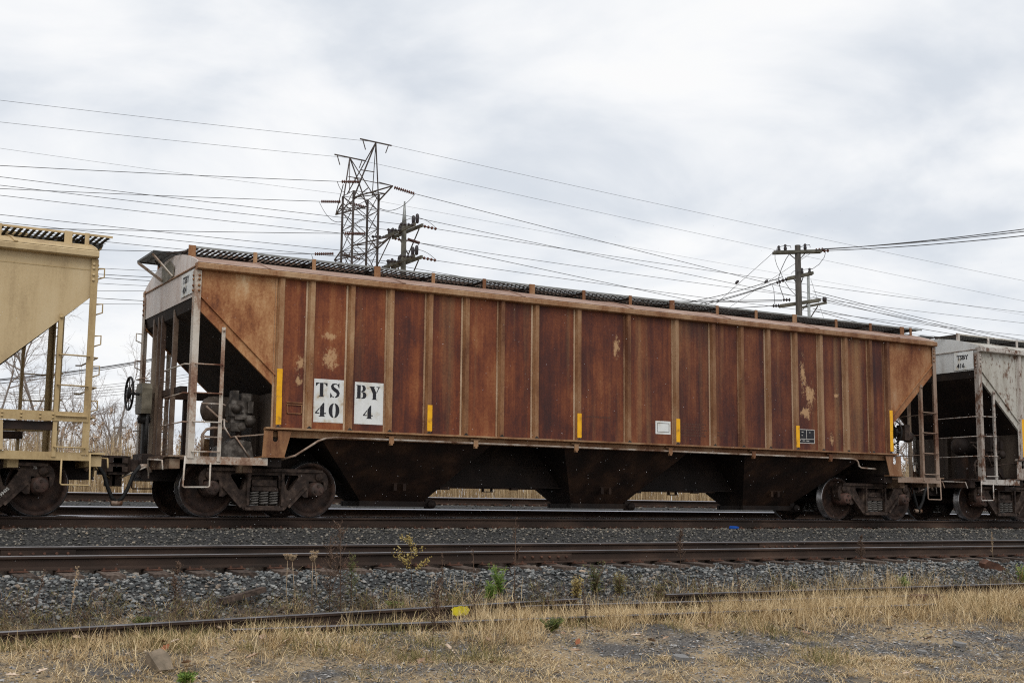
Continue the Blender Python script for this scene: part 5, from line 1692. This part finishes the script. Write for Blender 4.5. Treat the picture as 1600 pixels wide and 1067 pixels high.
plant('goldenrod', 640, 930, -6.25, 0.66, 'spray', 'gold-tipped branching weed standing before the empty track', 1, ('brown_weed', 'gold'))
plant('green_weed', 780, 935, -6.35, 0.44, 'bush', 'bright green feathery weed at the foot of the ballast', 2, ('green', 'green'))
plant('green_weed', 766, 938, -6.45, 0.26, 'bush', 'small yellow-green weed just left of the bright green feathery one', 3, ('green', 'green'))
plant('bushy_weed', 930, 935, -6.40, 0.48, 'bush', 'dull green bushy weed growing against the ballast', 4, ('brown_weed', 'green_dull'))
plant('bushy_weed', 900, 938, -6.45, 0.34, 'bush', 'low browning weed left of the dull green bush', 5, ('brown_weed', 'gold'))
plant('bushy_weed', 968, 936, -6.45, 0.36, 'bush', 'low yellow-brown weed right of the dull green bush', 6, ('brown_weed', 'olive_grass'))
plant('green_weed', 1415, 925, -6.75, 0.32, 'bush', 'green tuft between the discarded rails at the right', 7, ('green', 'green'))
plant('green_weed', 1598, 920, -6.5, 0.34, 'bush', 'yellow-green weed at the right edge of the picture', 8, ('gold', 'green'))
plant('bushy_weed', 1030, 938, -6.6, 0.26, 'bush', 'low olive weed before the ballast, right of the three clustered bushes', 14, ('brown_weed', 'olive_grass'))
plant('bushy_weed', 1240, 925, -6.6, 0.24, 'bush', 'low olive weed before the ballast in the right half', 15, ('brown_weed', 'green_dull'))
plant('green_weed', 292, 1028, -9.9, 0.09, 'bush', 'low green weed beside the sandstone block', 9, ('green', 'green'))
plant('green_weed', 862, 985, -8.9, 0.16, 'bush', 'low green weed in front of the middle of the discarded rails', 10, ('green', 'green_dull'))
plant('green_weed', 618, 945, -6.6, 0.12, 'bush', 'low pale green weed among curled grass left of the yellow paint', 12, ('green', 'green'))
plant('green_weed', 222, 965, -7.0, 0.14, 'bush', 'low olive weed behind the slanting discarded rail', 13, ('green_dull', 'green_dull'))
for i, (px_, h, Y) in enumerate(((447, .62, -6.45), (461, .64, -6.5), (487, .58, -6.4), (496, .60, -6.35))):
    plant('wild_carrot', px_, 935, Y, h, 'umbel', ['dead wild carrot stalk, leftmost of the four by the empty track', 'slender dead wild carrot, second from the left of four', 'dead wild carrot with cupped head, third from the left of four', 'dead wild carrot beside the tall brown weed, rightmost of four'][i], 20 + i, ('pale_weed', 'pale_weed'), 'dead wild carrots')
plant('dead_weed', 532, 965, -7.0, 1.15, 'bushy', 'tallest reddish-brown dead weed, reaching in front of the cars', 31, ('brown_weed', 'brown_weed'))
plant('dead_weed', 515, 955, -6.7, 0.92, 'bushy', 'dense brown dead weed just left of the tallest one', 32, ('brown_weed', 'brown_weed'))
plant('dead_weed', 548, 950, -6.6, 0.70, 'bushy', 'shorter brown dead weed right of the tallest one', 33, ('brown_weed', 'green_dull'))
LB = {110: 'dead weed with pale head in front of the rail joint at the far left', 272: 'feathery dead weed before the tan end of the empty track', 55: 'thin dead weed nearest the left edge of the picture',
      675: 'dark dead stalk rising from the blond grass left of the yellow paint', 743: 'dead stalk with seeds right of the yellow paint', 803: 'thin tall dark stalk before the rail joint',
      690: 'thin brown stem just left of the golden weed tips', 1063: 'pale brown dead weed before the middle of the empty track', 1345: 'feathery dead weed before the right part of the empty track', 1552: 'fine dead weed before the track near the right edge',
      917: 'thin dark stalk in front of the dull green bush', 1110: 'dark stalk in the tall blond grass', 1160: 'brown stalk right of the tall blond grass'}
for i, (px_, py_, Y, h, k, m_) in enumerate(((110, 945, -6.7, 0.62, 'stalk', 'pale_weed'), (272, 930, -6.4, 0.52, 'bushy', 'brown_weed'), (55, 935, -6.5, 0.52, 'stalk', 'brown_weed'), (675, 1015, -9.0, 0.62, 'bushy', 'brown_weed'), (743, 985, -8.1, 0.85, 'stalk', 'brown_weed'),
                                        (803, 985, -8.1, 1.20, 'stalk', 'brown_weed'), (690, 940, -6.4, 0.6, 'stalk', 'brown_weed'), (1063, 905, -5.6, 0.55, 'bushy', 'brown_weed'), (1345, 905, -5.8, 0.50, 'bushy', 'brown_weed'), (1552, 880, -5.3, 0.5, 'stalk', 'pale_weed'),
                                        (917, 995, -8.9, 0.5, 'stalk', 'brown_weed'), (1110, 985, -8.9, 0.55, 'stalk', 'brown_weed'), (1160, 968, -8.2, 0.5, 'stalk', 'brown_weed'))):
    plant('dead_weed', px_, py_, Y, h, k, LB[px_], 50 + i, (m_, m_))

# ------------------------------------------------------------------ reeds and bare trees behind the tracks
n = 26000
x = rng.uniform(-14, 62, n); y = rng.uniform(12.2, 16.5, n)
keep = rng.random(n) < np.where(x < 30, 1.0, 0.6)
x, y = x[keep], y[keep]
P = np.stack([x, y, gz(x, y) - 0.02], -1)
Lr = rng.uniform(1.2, 2.3, len(x)) * (1 + 0.22 * fbm(x, y, 0.5, 3.0))
blades('reed_stand', P, Lr, rng.uniform(0.012, 0.028, len(x)), rng.uniform(0.0, 0.16, len(x)), M_['reed'], 'dense stand of dry tan reeds behind the farthest track')
# feathery plumes
k = 1100
idx = rng.integers(0, len(x), k)
pts = []
VV, FF = [], []
cnt = 0
bx_ = P[idx]; top = bx_ + np.stack([rng.normal(0, 0.1, k), rng.normal(0, 0.1, k), Lr[idx] * rng.uniform(0.95, 1.12, k)], -1)
m = 16
tpos = rng.uniform(0, 1, (k, m))
axis = np.stack([rng.normal(0.25, 0.25, k), rng.normal(0, 0.2, k), rng.uniform(.7, 1, k)], -1)
ln = rng.uniform(0.22, 0.40, k)
c_ = top[:, None, :] + axis[:, None, :] * (tpos * ln[:, None])[:, :, None]
rad = (np.sin(np.pi * np.clip(tpos * 0.9 + 0.08, 0, 1)) * 0.06)[:, :, None]
c_ = c_ + rng.normal(0, 1, (k, m, 3)) * rad * 0.6
d_ = rng.normal(0, 1, (k, m, 3)) * np.array([.5, .5, 1.0]) + np.array([0.1, 0, .6])
d_ /= np.linalg.norm(d_, axis=-1, keepdims=True)
s_ = rng.normal(0, 1, (k, m, 3)); s_ -= (s_ * d_).sum(-1, keepdims=True) * d_; s_ /= np.linalg.norm(s_, axis=-1, keepdims=True)
l_ = rng.uniform(0.04, 0.09, (k, m, 1))
tri = np.stack([c_ - d_ * l_, c_ + s_ * l_ * 0.25, c_ + d_ * l_, c_ - s_ * l_ * 0.25], 2).reshape(-1, 3)
f = (np.array([[0, 1, 2], [0, 2, 3]])[None] + (np.arange(k * m) * 4)[:, None, None]).reshape(-1)
o = arr_mesh('reed_plumes', tri, f, 3, M_['plume'])
tag(o, 'feathery brown plumes on top of the dry reeds', None, None, 'stuff')


def bare_tree(seed, H, spread=0.55, multi=1):
    r = random.Random(seed)
    trunk, crown = MB(), MB()

    def grow(p, d, ln, rad, lev, mb):
        n_ = 4 if lev < 2 else 3
        pts, rs = [p], [rad]
        q, dd_ = p.copy(), d.copy()
        for i in range(n_):
            dd_ = (dd_ + Vector((r.gauss(0, .13), r.gauss(0, .13), r.gauss(0.05, .06)))).normalized()
            q = q + dd_ * ln / n_
            pts.append(q.copy()); rs.append(rad * (1 - 0.62 * (i + 1) / n_))
        mb.tube(pts, rs, 5 if lev == 0 else (4 if lev == 1 else 3), caps=False)
        if lev >= 4:
            return
        kids = {0: 10, 1: 6, 2: 4, 3: 3}[lev]
        for i in range(kids):
            t = r.uniform(0.28 if lev == 0 else 0.15, 1.0)
            j = min(int(t * n_), n_ - 1)
            b = pts[j].lerp(pts[j + 1], t * n_ - j)
            az = r.uniform(0, 6.28); el = r.uniform(0.45, 1.05)
            base_d = (pts[j + 1] - pts[j]).normalized()
            o1 = base_d.orthogonal().normalized(); o2 = base_d.cross(o1)
            nd = (base_d * math.cos(el) + (o1 * math.cos(az) + o2 * math.sin(az)) * math.sin(el)).normalized()
            grow(b, nd, ln * r.uniform(0.36, 0.62) * (1.1 - 0.4 * t if lev == 0 else 1.0), max(rad * 0.40, 0.005), lev + 1, crown)
    for k in range(multi):
        d0 = Vector((r.gauss(0, .12) * multi, r.gauss(0, .12) * multi, 1)).normalized()
        grow(Vector((r.gauss(0, .25) * (multi - 1), r.gauss(0, .25) * (multi - 1), 0)), d0, H * r.uniform(.8, 1), H * 0.0125 / (multi ** 0.4), 0, trunk)
    return trunk.mesh('trunk'), crown.mesh('crown')


PROTO = [bare_tree(3, 9.5), bare_tree(5, 8.0), bare_tree(8, 5.5, multi=3), bare_tree(12, 7.0, multi=2)]
for a, b in PROTO:
    a.materials.append(M_['bark']); b.materials.append(M_['twig'])
TREES = [(62, 705, 62, 0, .95, 'tallest bare tree seen through the ladder of the tan car'), (150, 705, 58, 1, .8, 'bare rounded tree in the gap between the tan and rusty cars'), (20, 705, 66, 3, .85, 'bare twin-stemmed tree at the left edge behind the tan car'),
         (110, 705, 54, 2, .85, 'low bare shrub behind the end of the tan car'), (205, 705, 50, 2, .6, 'bare many-stemmed shrub just left of the brake wheel'), (178, 705, 70, 3, .75, 'slim bare tree by the distant pole in the gap'), (232, 705, 60, 1, .55, 'bare tree behind the brake wheel of the rusty car'),
         (270, 705, 62, 2, .6, 'bare shrub seen between the end posts of the rusty car'), (310, 705, 66, 1, .55, 'bare tree behind the air reservoir of the rusty car'), (1408, 735, 62, 3, .95, 'bare tree seen left in the narrow gap beside the right hand brake wheel'), (1425, 735, 55, 2, 1.1, 'bare thicket low in the narrow gap at the right end of the rusty car'),
         (1440, 735, 66, 0, .7, 'bare tree seen right in the narrow gap at the right end of the rusty car'), (-45, 705, 58, 1, .9, 'bare tree left of the picture behind the tan car'), (1395, 735, 70, 1, .9, 'bare tree mostly hidden by the right end of the rusty car'),
         (40, 705, 50, 2, .8, 'bare shrub under the side beam of the tan car'), (85, 705, 74, 1, .8, 'distant bare tree behind the ladder of the tan car'), (130, 705, 78, 3, .7, 'faint distant bare tree behind the gap between the cars')]
for i, (px_, py_, d, k, s_, lb) in enumerate(TREES):
    pt = at_d(px_, py_, d)
    t = empty('bare_tree', (pt[0], pt[1], float(gz(pt[0], pt[1])) - 0.05), i * 1.7)
    t.scale = (s_, s_, s_)
    tag(t, lb, 'tree', 'bare trees behind the reeds')
    for nm, me in zip(('trunk', 'crown'), PROTO[k]):
        o = bpy.data.objects.new(nm, me); col.objects.link(o); o.parent = t

# ------------------------------------------------------------------ power line structures
TX, TY = 17.7, 52.7
tower = empty('lattice_tower', (TX, TY, 0))
tag(tower, 'rusty steel lattice transmission tower rising behind the rusty car', 'transmission tower')
hw = 0.88
ztop = 20.2
for sx_ in (-1, 1):
    for sy_ in (-1, 1):
        mb = MB(); mb.bar((sx_ * hw, sy_ * hw, 0), (sx_ * hw, sy_ * hw, ztop), 0.115, 0.115)
        mb.build('leg', M_['tower'], tower)
lev = [0, 2.4, 4.8, 7.2, 9.4, 11.6, 13.4, 15.0, 16.5, 17.9, 19.1, ztop]
for z0, z1 in zip(lev[:-1], lev[1:]):
    for ax_ in (0, 1):
        for s_ in (-1, 1):
            def pnt(u_, z):
                return (u_ * hw, s_ * hw, z) if ax_ == 0 else (s_ * hw, u_ * hw, z)
            for u0, u1 in ((-1, 1), (1, -1)):
                mb = MB(); mb.bar(pnt(u0, z0), pnt(u1, z1), 0.036, 0.036); mb.build('brace', M_['tower'], tower)
            mb = MB(); mb.bar(pnt(-1, z1), pnt(1, z1), 0.034, 0.034); mb.build('strut', M_['tower'], tower)
NEAR, FAR = -4.9, 4.2
for zc, rise in ((19.75, 1.25), (16.6, 1.15)):
    for tip, sy_ in ((NEAR, -1), (FAR, 1)):
        mb = MB()
        for sx_ in (-1, 1):
            mb.bar((sx_ * hw, sy_ * hw, zc), (0, tip, zc), 0.07, 0.07)
            mb.bar((sx_ * hw, sy_ * hw, zc + (rise if zc > 18 else -rise)), (0, tip, zc), 0.05, 0.05)
            mb.bar((sx_ * hw * .5, (tip + sy_ * hw) / 2, zc), (-sx_ * hw, sy_ * hw, zc), 0.05, 0.05)
        mb.bar((-hw * .5, (tip + sy_ * hw) / 2, zc), (hw * .5, (tip + sy_ * hw) / 2, zc), 0.05, 0.05)
        mb.build('crossarm', M_['tower'], tower)
for ypk, sy_ in ((-2.2, -1), (2.0, 1)):
    mb = MB()
    tipz = 23.2
    for sx_ in (-1, 1):
        mb.bar((sx_ * hw, sy_ * hw, ztop - 0.5), (0, ypk, tipz), 0.07, 0.07)
        mb.bar((sx_ * hw, -sy_ * hw * .2, ztop), (0, ypk, tipz), 0.05, 0.05)
    mb.bar((-hw * .55, sy_ * (hw * .55 + .5), 21.6), (hw * .55, sy_ * (hw * .55 + .5), 21.6), 0.05, 0.05)
    mb.bar((-1.1, ypk, tipz + 0.05), (1.1, ypk, tipz - 0.05), 0.06, 0.08)
    mb.bar((-0.9, ypk, tipz), (-0.7, ypk, tipz - 0.6), 0.05, 0.05); mb.bar((0.9, ypk, tipz), (0.7, ypk, tipz - 0.6), 0.05, 0.05)
    mb.build('peak', M_['tower'], tower)


def string_prof(nd, pitch, r):
    pr_ = [(0.0, 0.0)]
    for k in range(nd):
        h = k * pitch
        pr_ += [(0.03, h), (r, h + pitch * 0.25), (r * 0.9, h + pitch * 0.5), (0.04, h + pitch * 0.62)]
    return pr_ + [(0.0, nd * pitch)]


def insulator(parent, a, b, nd=9, r=0.15, mat='porcelain'):
    a, b = Vector(a), Vector(b)
    off = Vector(parent.location)
    mb = MB()
    L_ = (b - a).length
    mb.lathe(string_prof(nd, L_ / nd, r), a - off, (b - a).normalized(), 8)
    return mb.build('insulator', M_[mat], parent)


def lerp3(a, b, t):
    return tuple(a[i] + (b[i] - a[i]) * t for i in range(3))


def wire(pts, r, label, cat='power line', group='overhead wires', name='power_line'):
    mb = MB(); mb.tube(pts, r, 4, caps=False)
    o = mb.build(name, M_['wire'])
    tag(o, label, cat, group)
    return o


def plane_wire(Y, pa, pb, x0, x1, b, r, label, n=40):
    """wire hanging in a vertical plane parallel to the tracks, passing through two sighted points"""
    A, B = at_y(*pa, Y), at_y(*pb, Y)
    sl_ = (B[2] - A[2]) / (B[0] - A[0]) - b * (B[0] - A[0])
    f_ = lambda X: A[2] + sl_ * (X - A[0]) + b * (X - A[0]) ** 2
    x0 = A[0] if x0 is None else x0
    x1 = B[0] if x1 is None else x1
    return wire([(X, Y, f_(X)) for X in np.linspace(x0, x1, n)], r, label)


YN, YF, YC = TY + NEAR, TY + FAR, TY
PKN, PKF = TY - 2.2, TY + 2.0
# earth wires over the two peaks
plane_wire(PKN, (0, 157), (585, 222), -150, None, .0004, .010, 'thin topmost wire running left from the tower peak')
plane_wire(PKN, (585, 222), (1430, 404), None, 260, .00012, .010, 'thin topmost wire running right from the tower peak')
plane_wire(PKF, (0, 191), (546, 247), -150, None, .0004, .010, 'thin second wire from the top, left of the tower')
plane_wire(PKF, (546, 247), (1430, 436), None, 260, .00012, .010, 'thin second wire from the top, right of the tower')
plane_wire(YF + 5, (0, 232), (530, 303), -150, None, .0004, .008, 'faint third wire from the top, left of the tower')
plane_wire(YF + 5, (530, 303), (1430, 464), None, 260, .00012, .008, 'faint third wire from the top, right of the tower')
# conductors with insulator strings: (plane, string outer px, string inner px, far px, side, label)
CON = [(TY - 0.9, (533, 284), (563, 284.5), (0, 259), 'left conductor ending on the high string of brown insulators'),
       (YF, (501, 315), (532, 315.5), (0, 295), 'left conductor ending on the outer string of brown insulators'),
       (TY - 0.9, (538, 365), (570, 365.5), (100, 358), 'left conductor ending on the insulators in the lower tower body'),
       (YF, (491, 397), (521, 396.5), (165, 391), 'left conductor ending on the lowest outer insulators')]
for Y, pa, pb, pf, lb in CON:
    insulator(tower, at_y(*pb, Y), at_y(*pa, Y), 10, 0.115)
    plane_wire(Y, pf, pa, -150, None, .00035, .018, lb)
CONR = [(YN, (616, 293), (648, 303), (1190, 440), 'right conductor leaving the near tip of the upper tower arm'),
        (YF, (545, 317), (572, 324), (1130, 440), 'right conductor leaving the far side of the upper tower arm'),
        (YN + 1.5, (637, 374), (656, 380), (1130, 480), 'right conductor leaving the lower near tower arm'),
        (YF, (537, 398), (563, 405), (1000, 480), 'right conductor leaving the far side of the lower arm')]
for Y, pa, pb, pf, lb in CONR:
    insulator(tower, at_y(*pa, Y), at_y(*pb, Y), 10, 0.115)
    plane_wire(Y, pb, pf, None, 260, .00012, .018, lb)
# jumper loops
def hang(a, b, sag, r, label, n=14):
    return wire([(a[0] + (b[0] - a[0]) * t, a[1] + (b[1] - a[1]) * t, a[2] + (b[2] - a[2]) * t - sag * 4 * t * (1 - t)) for t in np.linspace(0, 1, n)], r, label, 'jumper wire', 'jumper wires', 'jumper_wire')


hang(at_y(648, 304, YN), at_y(590, 324, YN + 3), 0.55, .02, 'jumper loop drooping from the upper right insulators to the tower')
hang(at_y(499, 316, YF), at_y(535, 346, YF - 3), 0.5, .02, 'jumper loop drooping from the outer left insulators')
hang(at_y(527, 284, TY - .9), at_y(537, 300, TY), 0.15, .02, 'short jumper under the high left insulators')
hang(at_y(654, 382, YN + 1.5), at_y(640, 398, YN + 3), 0.15, .02, 'short jumper below the lower right insulators')
hang(at_y(487, 398, YF), at_y(492, 410, YF - 1), 0.1, .02, 'short jumper at the lowest left insulators')


# wooden pole with two double crossarms beside the tower
def wood_pole(loc, h, r, label, mat='wood'):
    o = empty('utility_pole', loc)
    tag(o, label, 'utility pole', 'utility poles')
    mb = MB(); mb.tube([(0, 0, 0), (0, 0, h * .5), (0, 0, h)], [r * 1.25, r, r * 0.8], 12)
    mb.build('pole', M_[mat], o)
    return o


PX, PY = 19.7, 50.25
pa_ = wood_pole((PX, PY, 0), 17.9, 0.20, 'wooden pole with two slanting double crossarms and a steel spike, right of the tower', 'arm_wood')
mb = MB(); mb.tube([(0, 0, 17.9), (0, 0, 18.6), (0, 0, 19.55)], [0.18, 0.12, 0.05], 8); mb.build('spike', M_['gal'], pa_)
for zc in (17.62, 15.6):
    for off in (-0.26, 0.26):
        mb = MB(); mb.bar((off, -2.15, zc), (off, 2.3, zc), 0.12, 0.20); mb.build('crossarm', M_['arm_wood'], pa_)
    for q in (-1, 1):
        mb = MB(); mb.bar((0.34, q * 1.5, zc - .1), (0.34, 0, zc - 1.5), 0.06, 0.06); mb.build('arm_brace', M_['tower'], pa_)
    for yy in (-1.9, -1.35, 1.7, 2.2, 0.6):
        mb = MB(); mb.lathe([(0.05, 0), (0.11, 0.06), (0.12, 0.28), (0.13, 0.40), (0.10, 0.56), (0.05, 0.62), (0, 0.62)], (0, yy, zc + 0.12 if yy < 0.5 else zc - 0.1), (0, 0, 1), 8); mb.build('post_insulator', M_['porcelain_dark'], pa_)
    for yy in (-2.1, -0.2, 2.2):
        for q in (-1, 1):
            if yy == -0.2 and q > 0:
                continue
            insulator(pa_, (PX + q * 0.35, PY + yy, zc - .05), (PX + q * 1.35, PY + yy, zc - .12), 4, 0.105, 'porcelain' if q > 0 else 'porcelain_dark')
            A = np.array([PX + q * 1.35, PY + yy, zc - .12])
            sl_ = 0.018 if q < 0 else -0.028
            wnm = {(17.62, -2.1): 'front wire on the upper crossarm', (17.62, -0.2): 'middle wire on the upper crossarm', (17.62, 2.2): 'back wire on the upper crossarm', (15.6, -2.1): 'front wire on the lower crossarm', (15.6, -0.2): 'middle wire on the lower crossarm', (15.6, 2.2): 'back wire on the lower crossarm'}[(zc, yy)]
            pts = [(A[0] + q * t, A[1], A[2] - 0.022 * t + 0.00028 * t * t) for t in np.linspace(0, 150, 40)]
            wire(pts, .015, wnm + (' of the spiked pole, running left' if q < 0 else ' of the spiked pole, running right'))
    hang((PX - 1.3, PY - 2.1, zc - .12), (PX + 1.3, PY - 2.1, zc - .12), -0.55, .016, 'arched jumper over the ' + ('upper' if zc > 17 else 'lower') + ' crossarm of the spiked pole')

# pole with three crossarm levels at the right
pb_ = wood_pole((31.2, 26.75, 0), 13.85, 0.19, 'dark wooden utility pole with three crossarm levels at the right')
B0 = np.array([31.2, 26.75, 0])


def rel(px_, py_, d=65):
    return tuple(at_d(px_, py_, d) - B0)


for (pl_, pr_, d) in (((1208, 395), (1283, 393), 65), ((1229, 436), (1270, 427), 65), ((1218, 478.5), (1281, 469), 65)):
    for off in (-0.16, 0.16):
        a, b = np.array(rel(*pl_, d)), np.array(rel(*pr_, d))
        v_ = np.array([-(b - a)[1], (b - a)[0], 0]); v_ /= np.linalg.norm(v_)
        mb = MB(); mb.bar(a + v_ * off, b + v_ * off, 0.11, 0.14); mb.build('crossarm', M_['arm_wood'], pb_)
for (a, b) in (((1232, 396), (1243, 405)), ((1258, 396), (1250, 405)), ((1239, 434), (1245, 443)), ((1256, 430), (1252, 442)), ((1262, 474), (1254, 484))):
    mb = MB(); mb.bar(rel(*a), rel(*b), 0.04, 0.04); mb.build('arm_brace', M_['tower'], pb_)
for (px_, py_) in ((1217, 391), (1227, 389), (1258, 388), (1265, 426), (1253, 426)):
    a = Vector(rel(px_, py_)); mb = MB(); mb.lathe([(0.04, -0.15), (0.08, -0.05), (0.09, 0.05), (0.05, 0.12), (0.09, 0.17), (0.04, 0.24), (0, 0.24)], a, (0, 0, 1), 8); mb.build('post_insulator', M_['porcelain_dark'], pb_)
for (a, b, m_) in (((1281, 392.5), (1297, 391.5), 'porcelain'), ((1274, 391), (1288, 389.5), 'porcelain'), ((1230, 436), (1215, 441), 'porcelain_dark'), ((1224, 438), (1212, 442.5), 'porcelain_dark'), ((1235, 468.5), (1222, 468.5), 'porcelain_dark'), ((1218, 477.5), (1206, 478), 'porcelain_dark')):
    insulator(pb_, at_d(*a, 65), at_d(*b, 65), 3, 0.10, m_)


def sight_wire(pa, da, pb, db, sag, r, label, n=30, cat='power line', ext=0.0, ext2=0.0):
    a, b = at_d(*pa, da), at_d(*pb, db)
    ts = np.linspace(-ext, 1 + max(ext, ext2), n)
    return wire([tuple(a + (b - a) * t - np.array([0, 0, sag * 4 * t * (1 - t)])) for t in ts], r, label, cat)


# three wires coming over the cars to the right-hand pole
sight_wire((1270, 391), 65, (1640, 353), 52, 0.10, .02, 'highest of the three wires from the right pole to the right edge', ext2=1.6)
sight_wire((1284, 389), 65, (1640, 357), 52, 0.10, .02, 'second of the three wires from the right pole to the right edge', ext2=1.6)
sight_wire((1297, 391.5), 65, (1640, 364), 52, 0.10, .02, 'lowest of the three wires from the right pole to the right edge', ext2=1.6)
sight_wire((1222, 433), 65, (930, 476), 90, 0.7, .02, 'upper of three sagging wires left of the right pole')
sight_wire((1214, 441), 65, (930, 482), 90, 0.7, .02, 'middle of three sagging wires left of the right pole')
sight_wire((1211, 442.5), 65, (930, 487), 90, 0.7, .02, 'lower of three sagging wires left of the right pole')
sight_wire((1222, 468.5), 65, (1000, 468.5), 80, 0.05, .018, 'level wire at the third crossarm of the right pole')
sight_wire((1222, 470.5), 65, (1000, 471), 80, 0.05, .018, 'second level wire just under the first at the right pole')
sight_wire((1206, 478), 65, (1000, 486), 80, 0.05, .018, 'lowest level wire left of the right pole')
sight_wire((1208, 395), 65, (1085, 505), 72, 0.0, .014, 'steep guy wire down to the left from the top crossarm', cat='guy wire')
sight_wire((1265, 397), 65, (1110, 500), 74, 0.0, .012, 'thin guy wire crossing behind the right pole', cat='guy wire')
for (px_, py_, d, lb) in ((1151.5, 441, 68, 'dark strain insulator on the steep guy wire'), (1197, 440, 68, 'dark strain insulator on the thin guy wire')):
    a = at_d(px_, py_, d); mb = MB(); mb.lathe([(0, -0.14), (0.07, -0.08), (0.08, 0.06), (0.03, 0.14), (0, 0.14)], tuple(a), (0.6, -0.2, 0.6), 8)
    o = mb.build('strain_insulator', M_['porcelain_dark']); tag(o, lb, 'insulator')


def curve_px(pts, d, r, label):
    return wire([tuple(at_d(px_, py_, d)) for px_, py_ in pts], r, label, 'jumper wire', 'jumper wires', 'jumper_wire')


curve_px([(1211, 397), (1211, 405), (1214, 415), (1220, 427), (1226, 440), (1234, 452), (1245, 463)], 64.6, .018, 'long jumper curving from the top crossarm to the right pole')
curve_px([(1234, 396), (1228, 405), (1221, 420), (1216, 436), (1219, 450), (1225, 466)], 64.4, .018, 'long jumper bowing left across the right pole crossarms')
curve_px([(1290, 394), (1288, 402), (1280, 413), (1270, 420), (1258, 421), (1240, 424), (1236, 428)], 64.6, .018, 'jumper sweeping from the right insulators to the second crossarm')
curve_px([(1206, 444), (1209, 452), (1210, 464), (1210.5, 476)], 64.6, .018, 'short hanging jumper left of the right pole')
curve_px([(1212, 396), (1214, 388), (1221, 385), (1229, 384), (1235, 384.5), (1236, 388)], 64.6, .018, 'small jumper on the left end of the top crossarm')
curve_px([(1250, 386), (1258, 384), (1265, 382.5), (1266, 387)], 64.6, .018, 'small jumper beside the top of the right pole')
# grey steel pole just behind
pc_ = wood_pole((float(at_d(1263, 440, 78)[0]), float(at_d(1263, 440, 78)[1]), 0), float(at_d(1263, 431, 78)[2]), 0.11, 'slim pale grey pole standing just behind the dark right-hand pole', 'gal')
C0 = np.array(pc_.location)
mb = MB(); mb.bar(at_d(1250, 481, 78) - C0, at_d(1292, 473, 78) - C0, 0.11, 0.14); mb.build('crossarm', M_['arm_wood'], pc_)
mb = MB(); mb.bar(at_d(1278, 478, 78) - C0, at_d(1266, 497, 78) - C0, 0.07, 0.07); mb.build('arm_brace', M_['tower'], pc_)
mb = MB(); mb.lathe([(0.05, 0), (0.13, 0.05), (0.14, 0.25), (0.08, 0.32), (0, 0.32)], at_d(1288.5, 472, 78) - C0, (0, 0, 1), 8); mb.build('post_insulator', M_['porcelain_dark'], pc_)
sight_wire((1267, 437), 78, (1288, 500), 80, 0, .010, 'hair-thin guy wire falling right from the grey pole', cat='guy wire')
# lines running away behind the right-hand pole
for (a, b, lb) in (((1270, 455), (1700, 549), 'upper line descending right behind the right-hand pole'), ((1270, 464), (1700, 553), 'lower line descending right behind the right-hand pole'), ((1270, 482), (1700, 550), 'flat line low on the right behind the rusty roof'), ((1275, 486), (1560, 548), 'lowest line dipping behind the grey car roof')):
    sight_wire(a, 80, b, 130, 0.3, .02, lb)

# wires in the gap between the tan and the rusty car
GAPW = [((100, 415.5), (300, 425)), ((100, 424.5), (300, 435.5)), ((100, 429), (300, 442)), ((100, 439), (300, 449)), ((100, 453.3), (300, 453.5)), ((100, 462), (300, 473)), ((100, 473.5), (300, 474.5))]
ORD = ['first', 'second', 'third', 'fourth', 'fifth', 'sixth', 'seventh']
for i, (a, b) in enumerate(GAPW):
    sight_wire(a, 70, b, 76, 0.05, .017 if i in (1, 2, 5) else .012, ORD[i] + ' wire from the top in the gap between the tan and rusty cars', ext=2.0)
for i, (a, b, r) in enumerate((((0, 592.5), (230, 562), .028), ((0, 594.5), (230, 563.5), .028), ((0, 599), (230, 565.5), .024))):
    sight_wire(a, 72, b, 92, 0.1, r, ['highest', 'middle', 'lowest'][i] + ' of the three heavy cables climbing behind the tan car ladder', ext=1.5)
for i, (a, b) in enumerate((((0, 614), (230, 594)), ((0, 617), (230, 598)), ((0, 621), (230, 603)), ((0, 624), (230, 607)), ((0, 628), (230, 612)))):
    sight_wire(a, 78, b, 98, 0.1, .015, ORD[i] + ' from the top of the five thin low wires behind the reeds', ext=1.5)
pd_ = at_d(187, 700, 95)
pf_ = wood_pole((float(pd_[0]), float(pd_[1]), -0.1), float(at_d(187, 654, 95)[2]) + .1, 0.13, 'small distant wooden pole among the bare trees in the gap')
D0 = np.array(pf_.location)
mb = MB(); mb.bar(at_d(177, 668, 95) - D0, at_d(197, 668, 95) - D0, 0.12, 0.12); mb.build('crossarm', M_['arm_wood'], pf_)

# ------------------------------------------------------------------ light snow in the air
ns = 1900
t_ = rng.uniform(0.12, 0.98, ns) ** 0.6
xs2 = rng.uniform(-60, 1660, ns); ys2 = rng.uniform(300, 1080, ns)
Ps = np.stack([at_d(a, b, 6 + 16 * t) for a, b, t in zip(xs2, ys2, t_)])
keep = (Ps[:, 2] > gz(Ps[:, 0], Ps[:, 1]) + 0.3) & (Ps[:, 1] < -1.9)
Ps = Ps[keep]
stones('falling_snow', Ps, rng.uniform(0.0018, 0.0037, len(Ps)), M_['snow'], 'light snowflakes drifting through the air in front of the cars', flat=1.0, small=True)
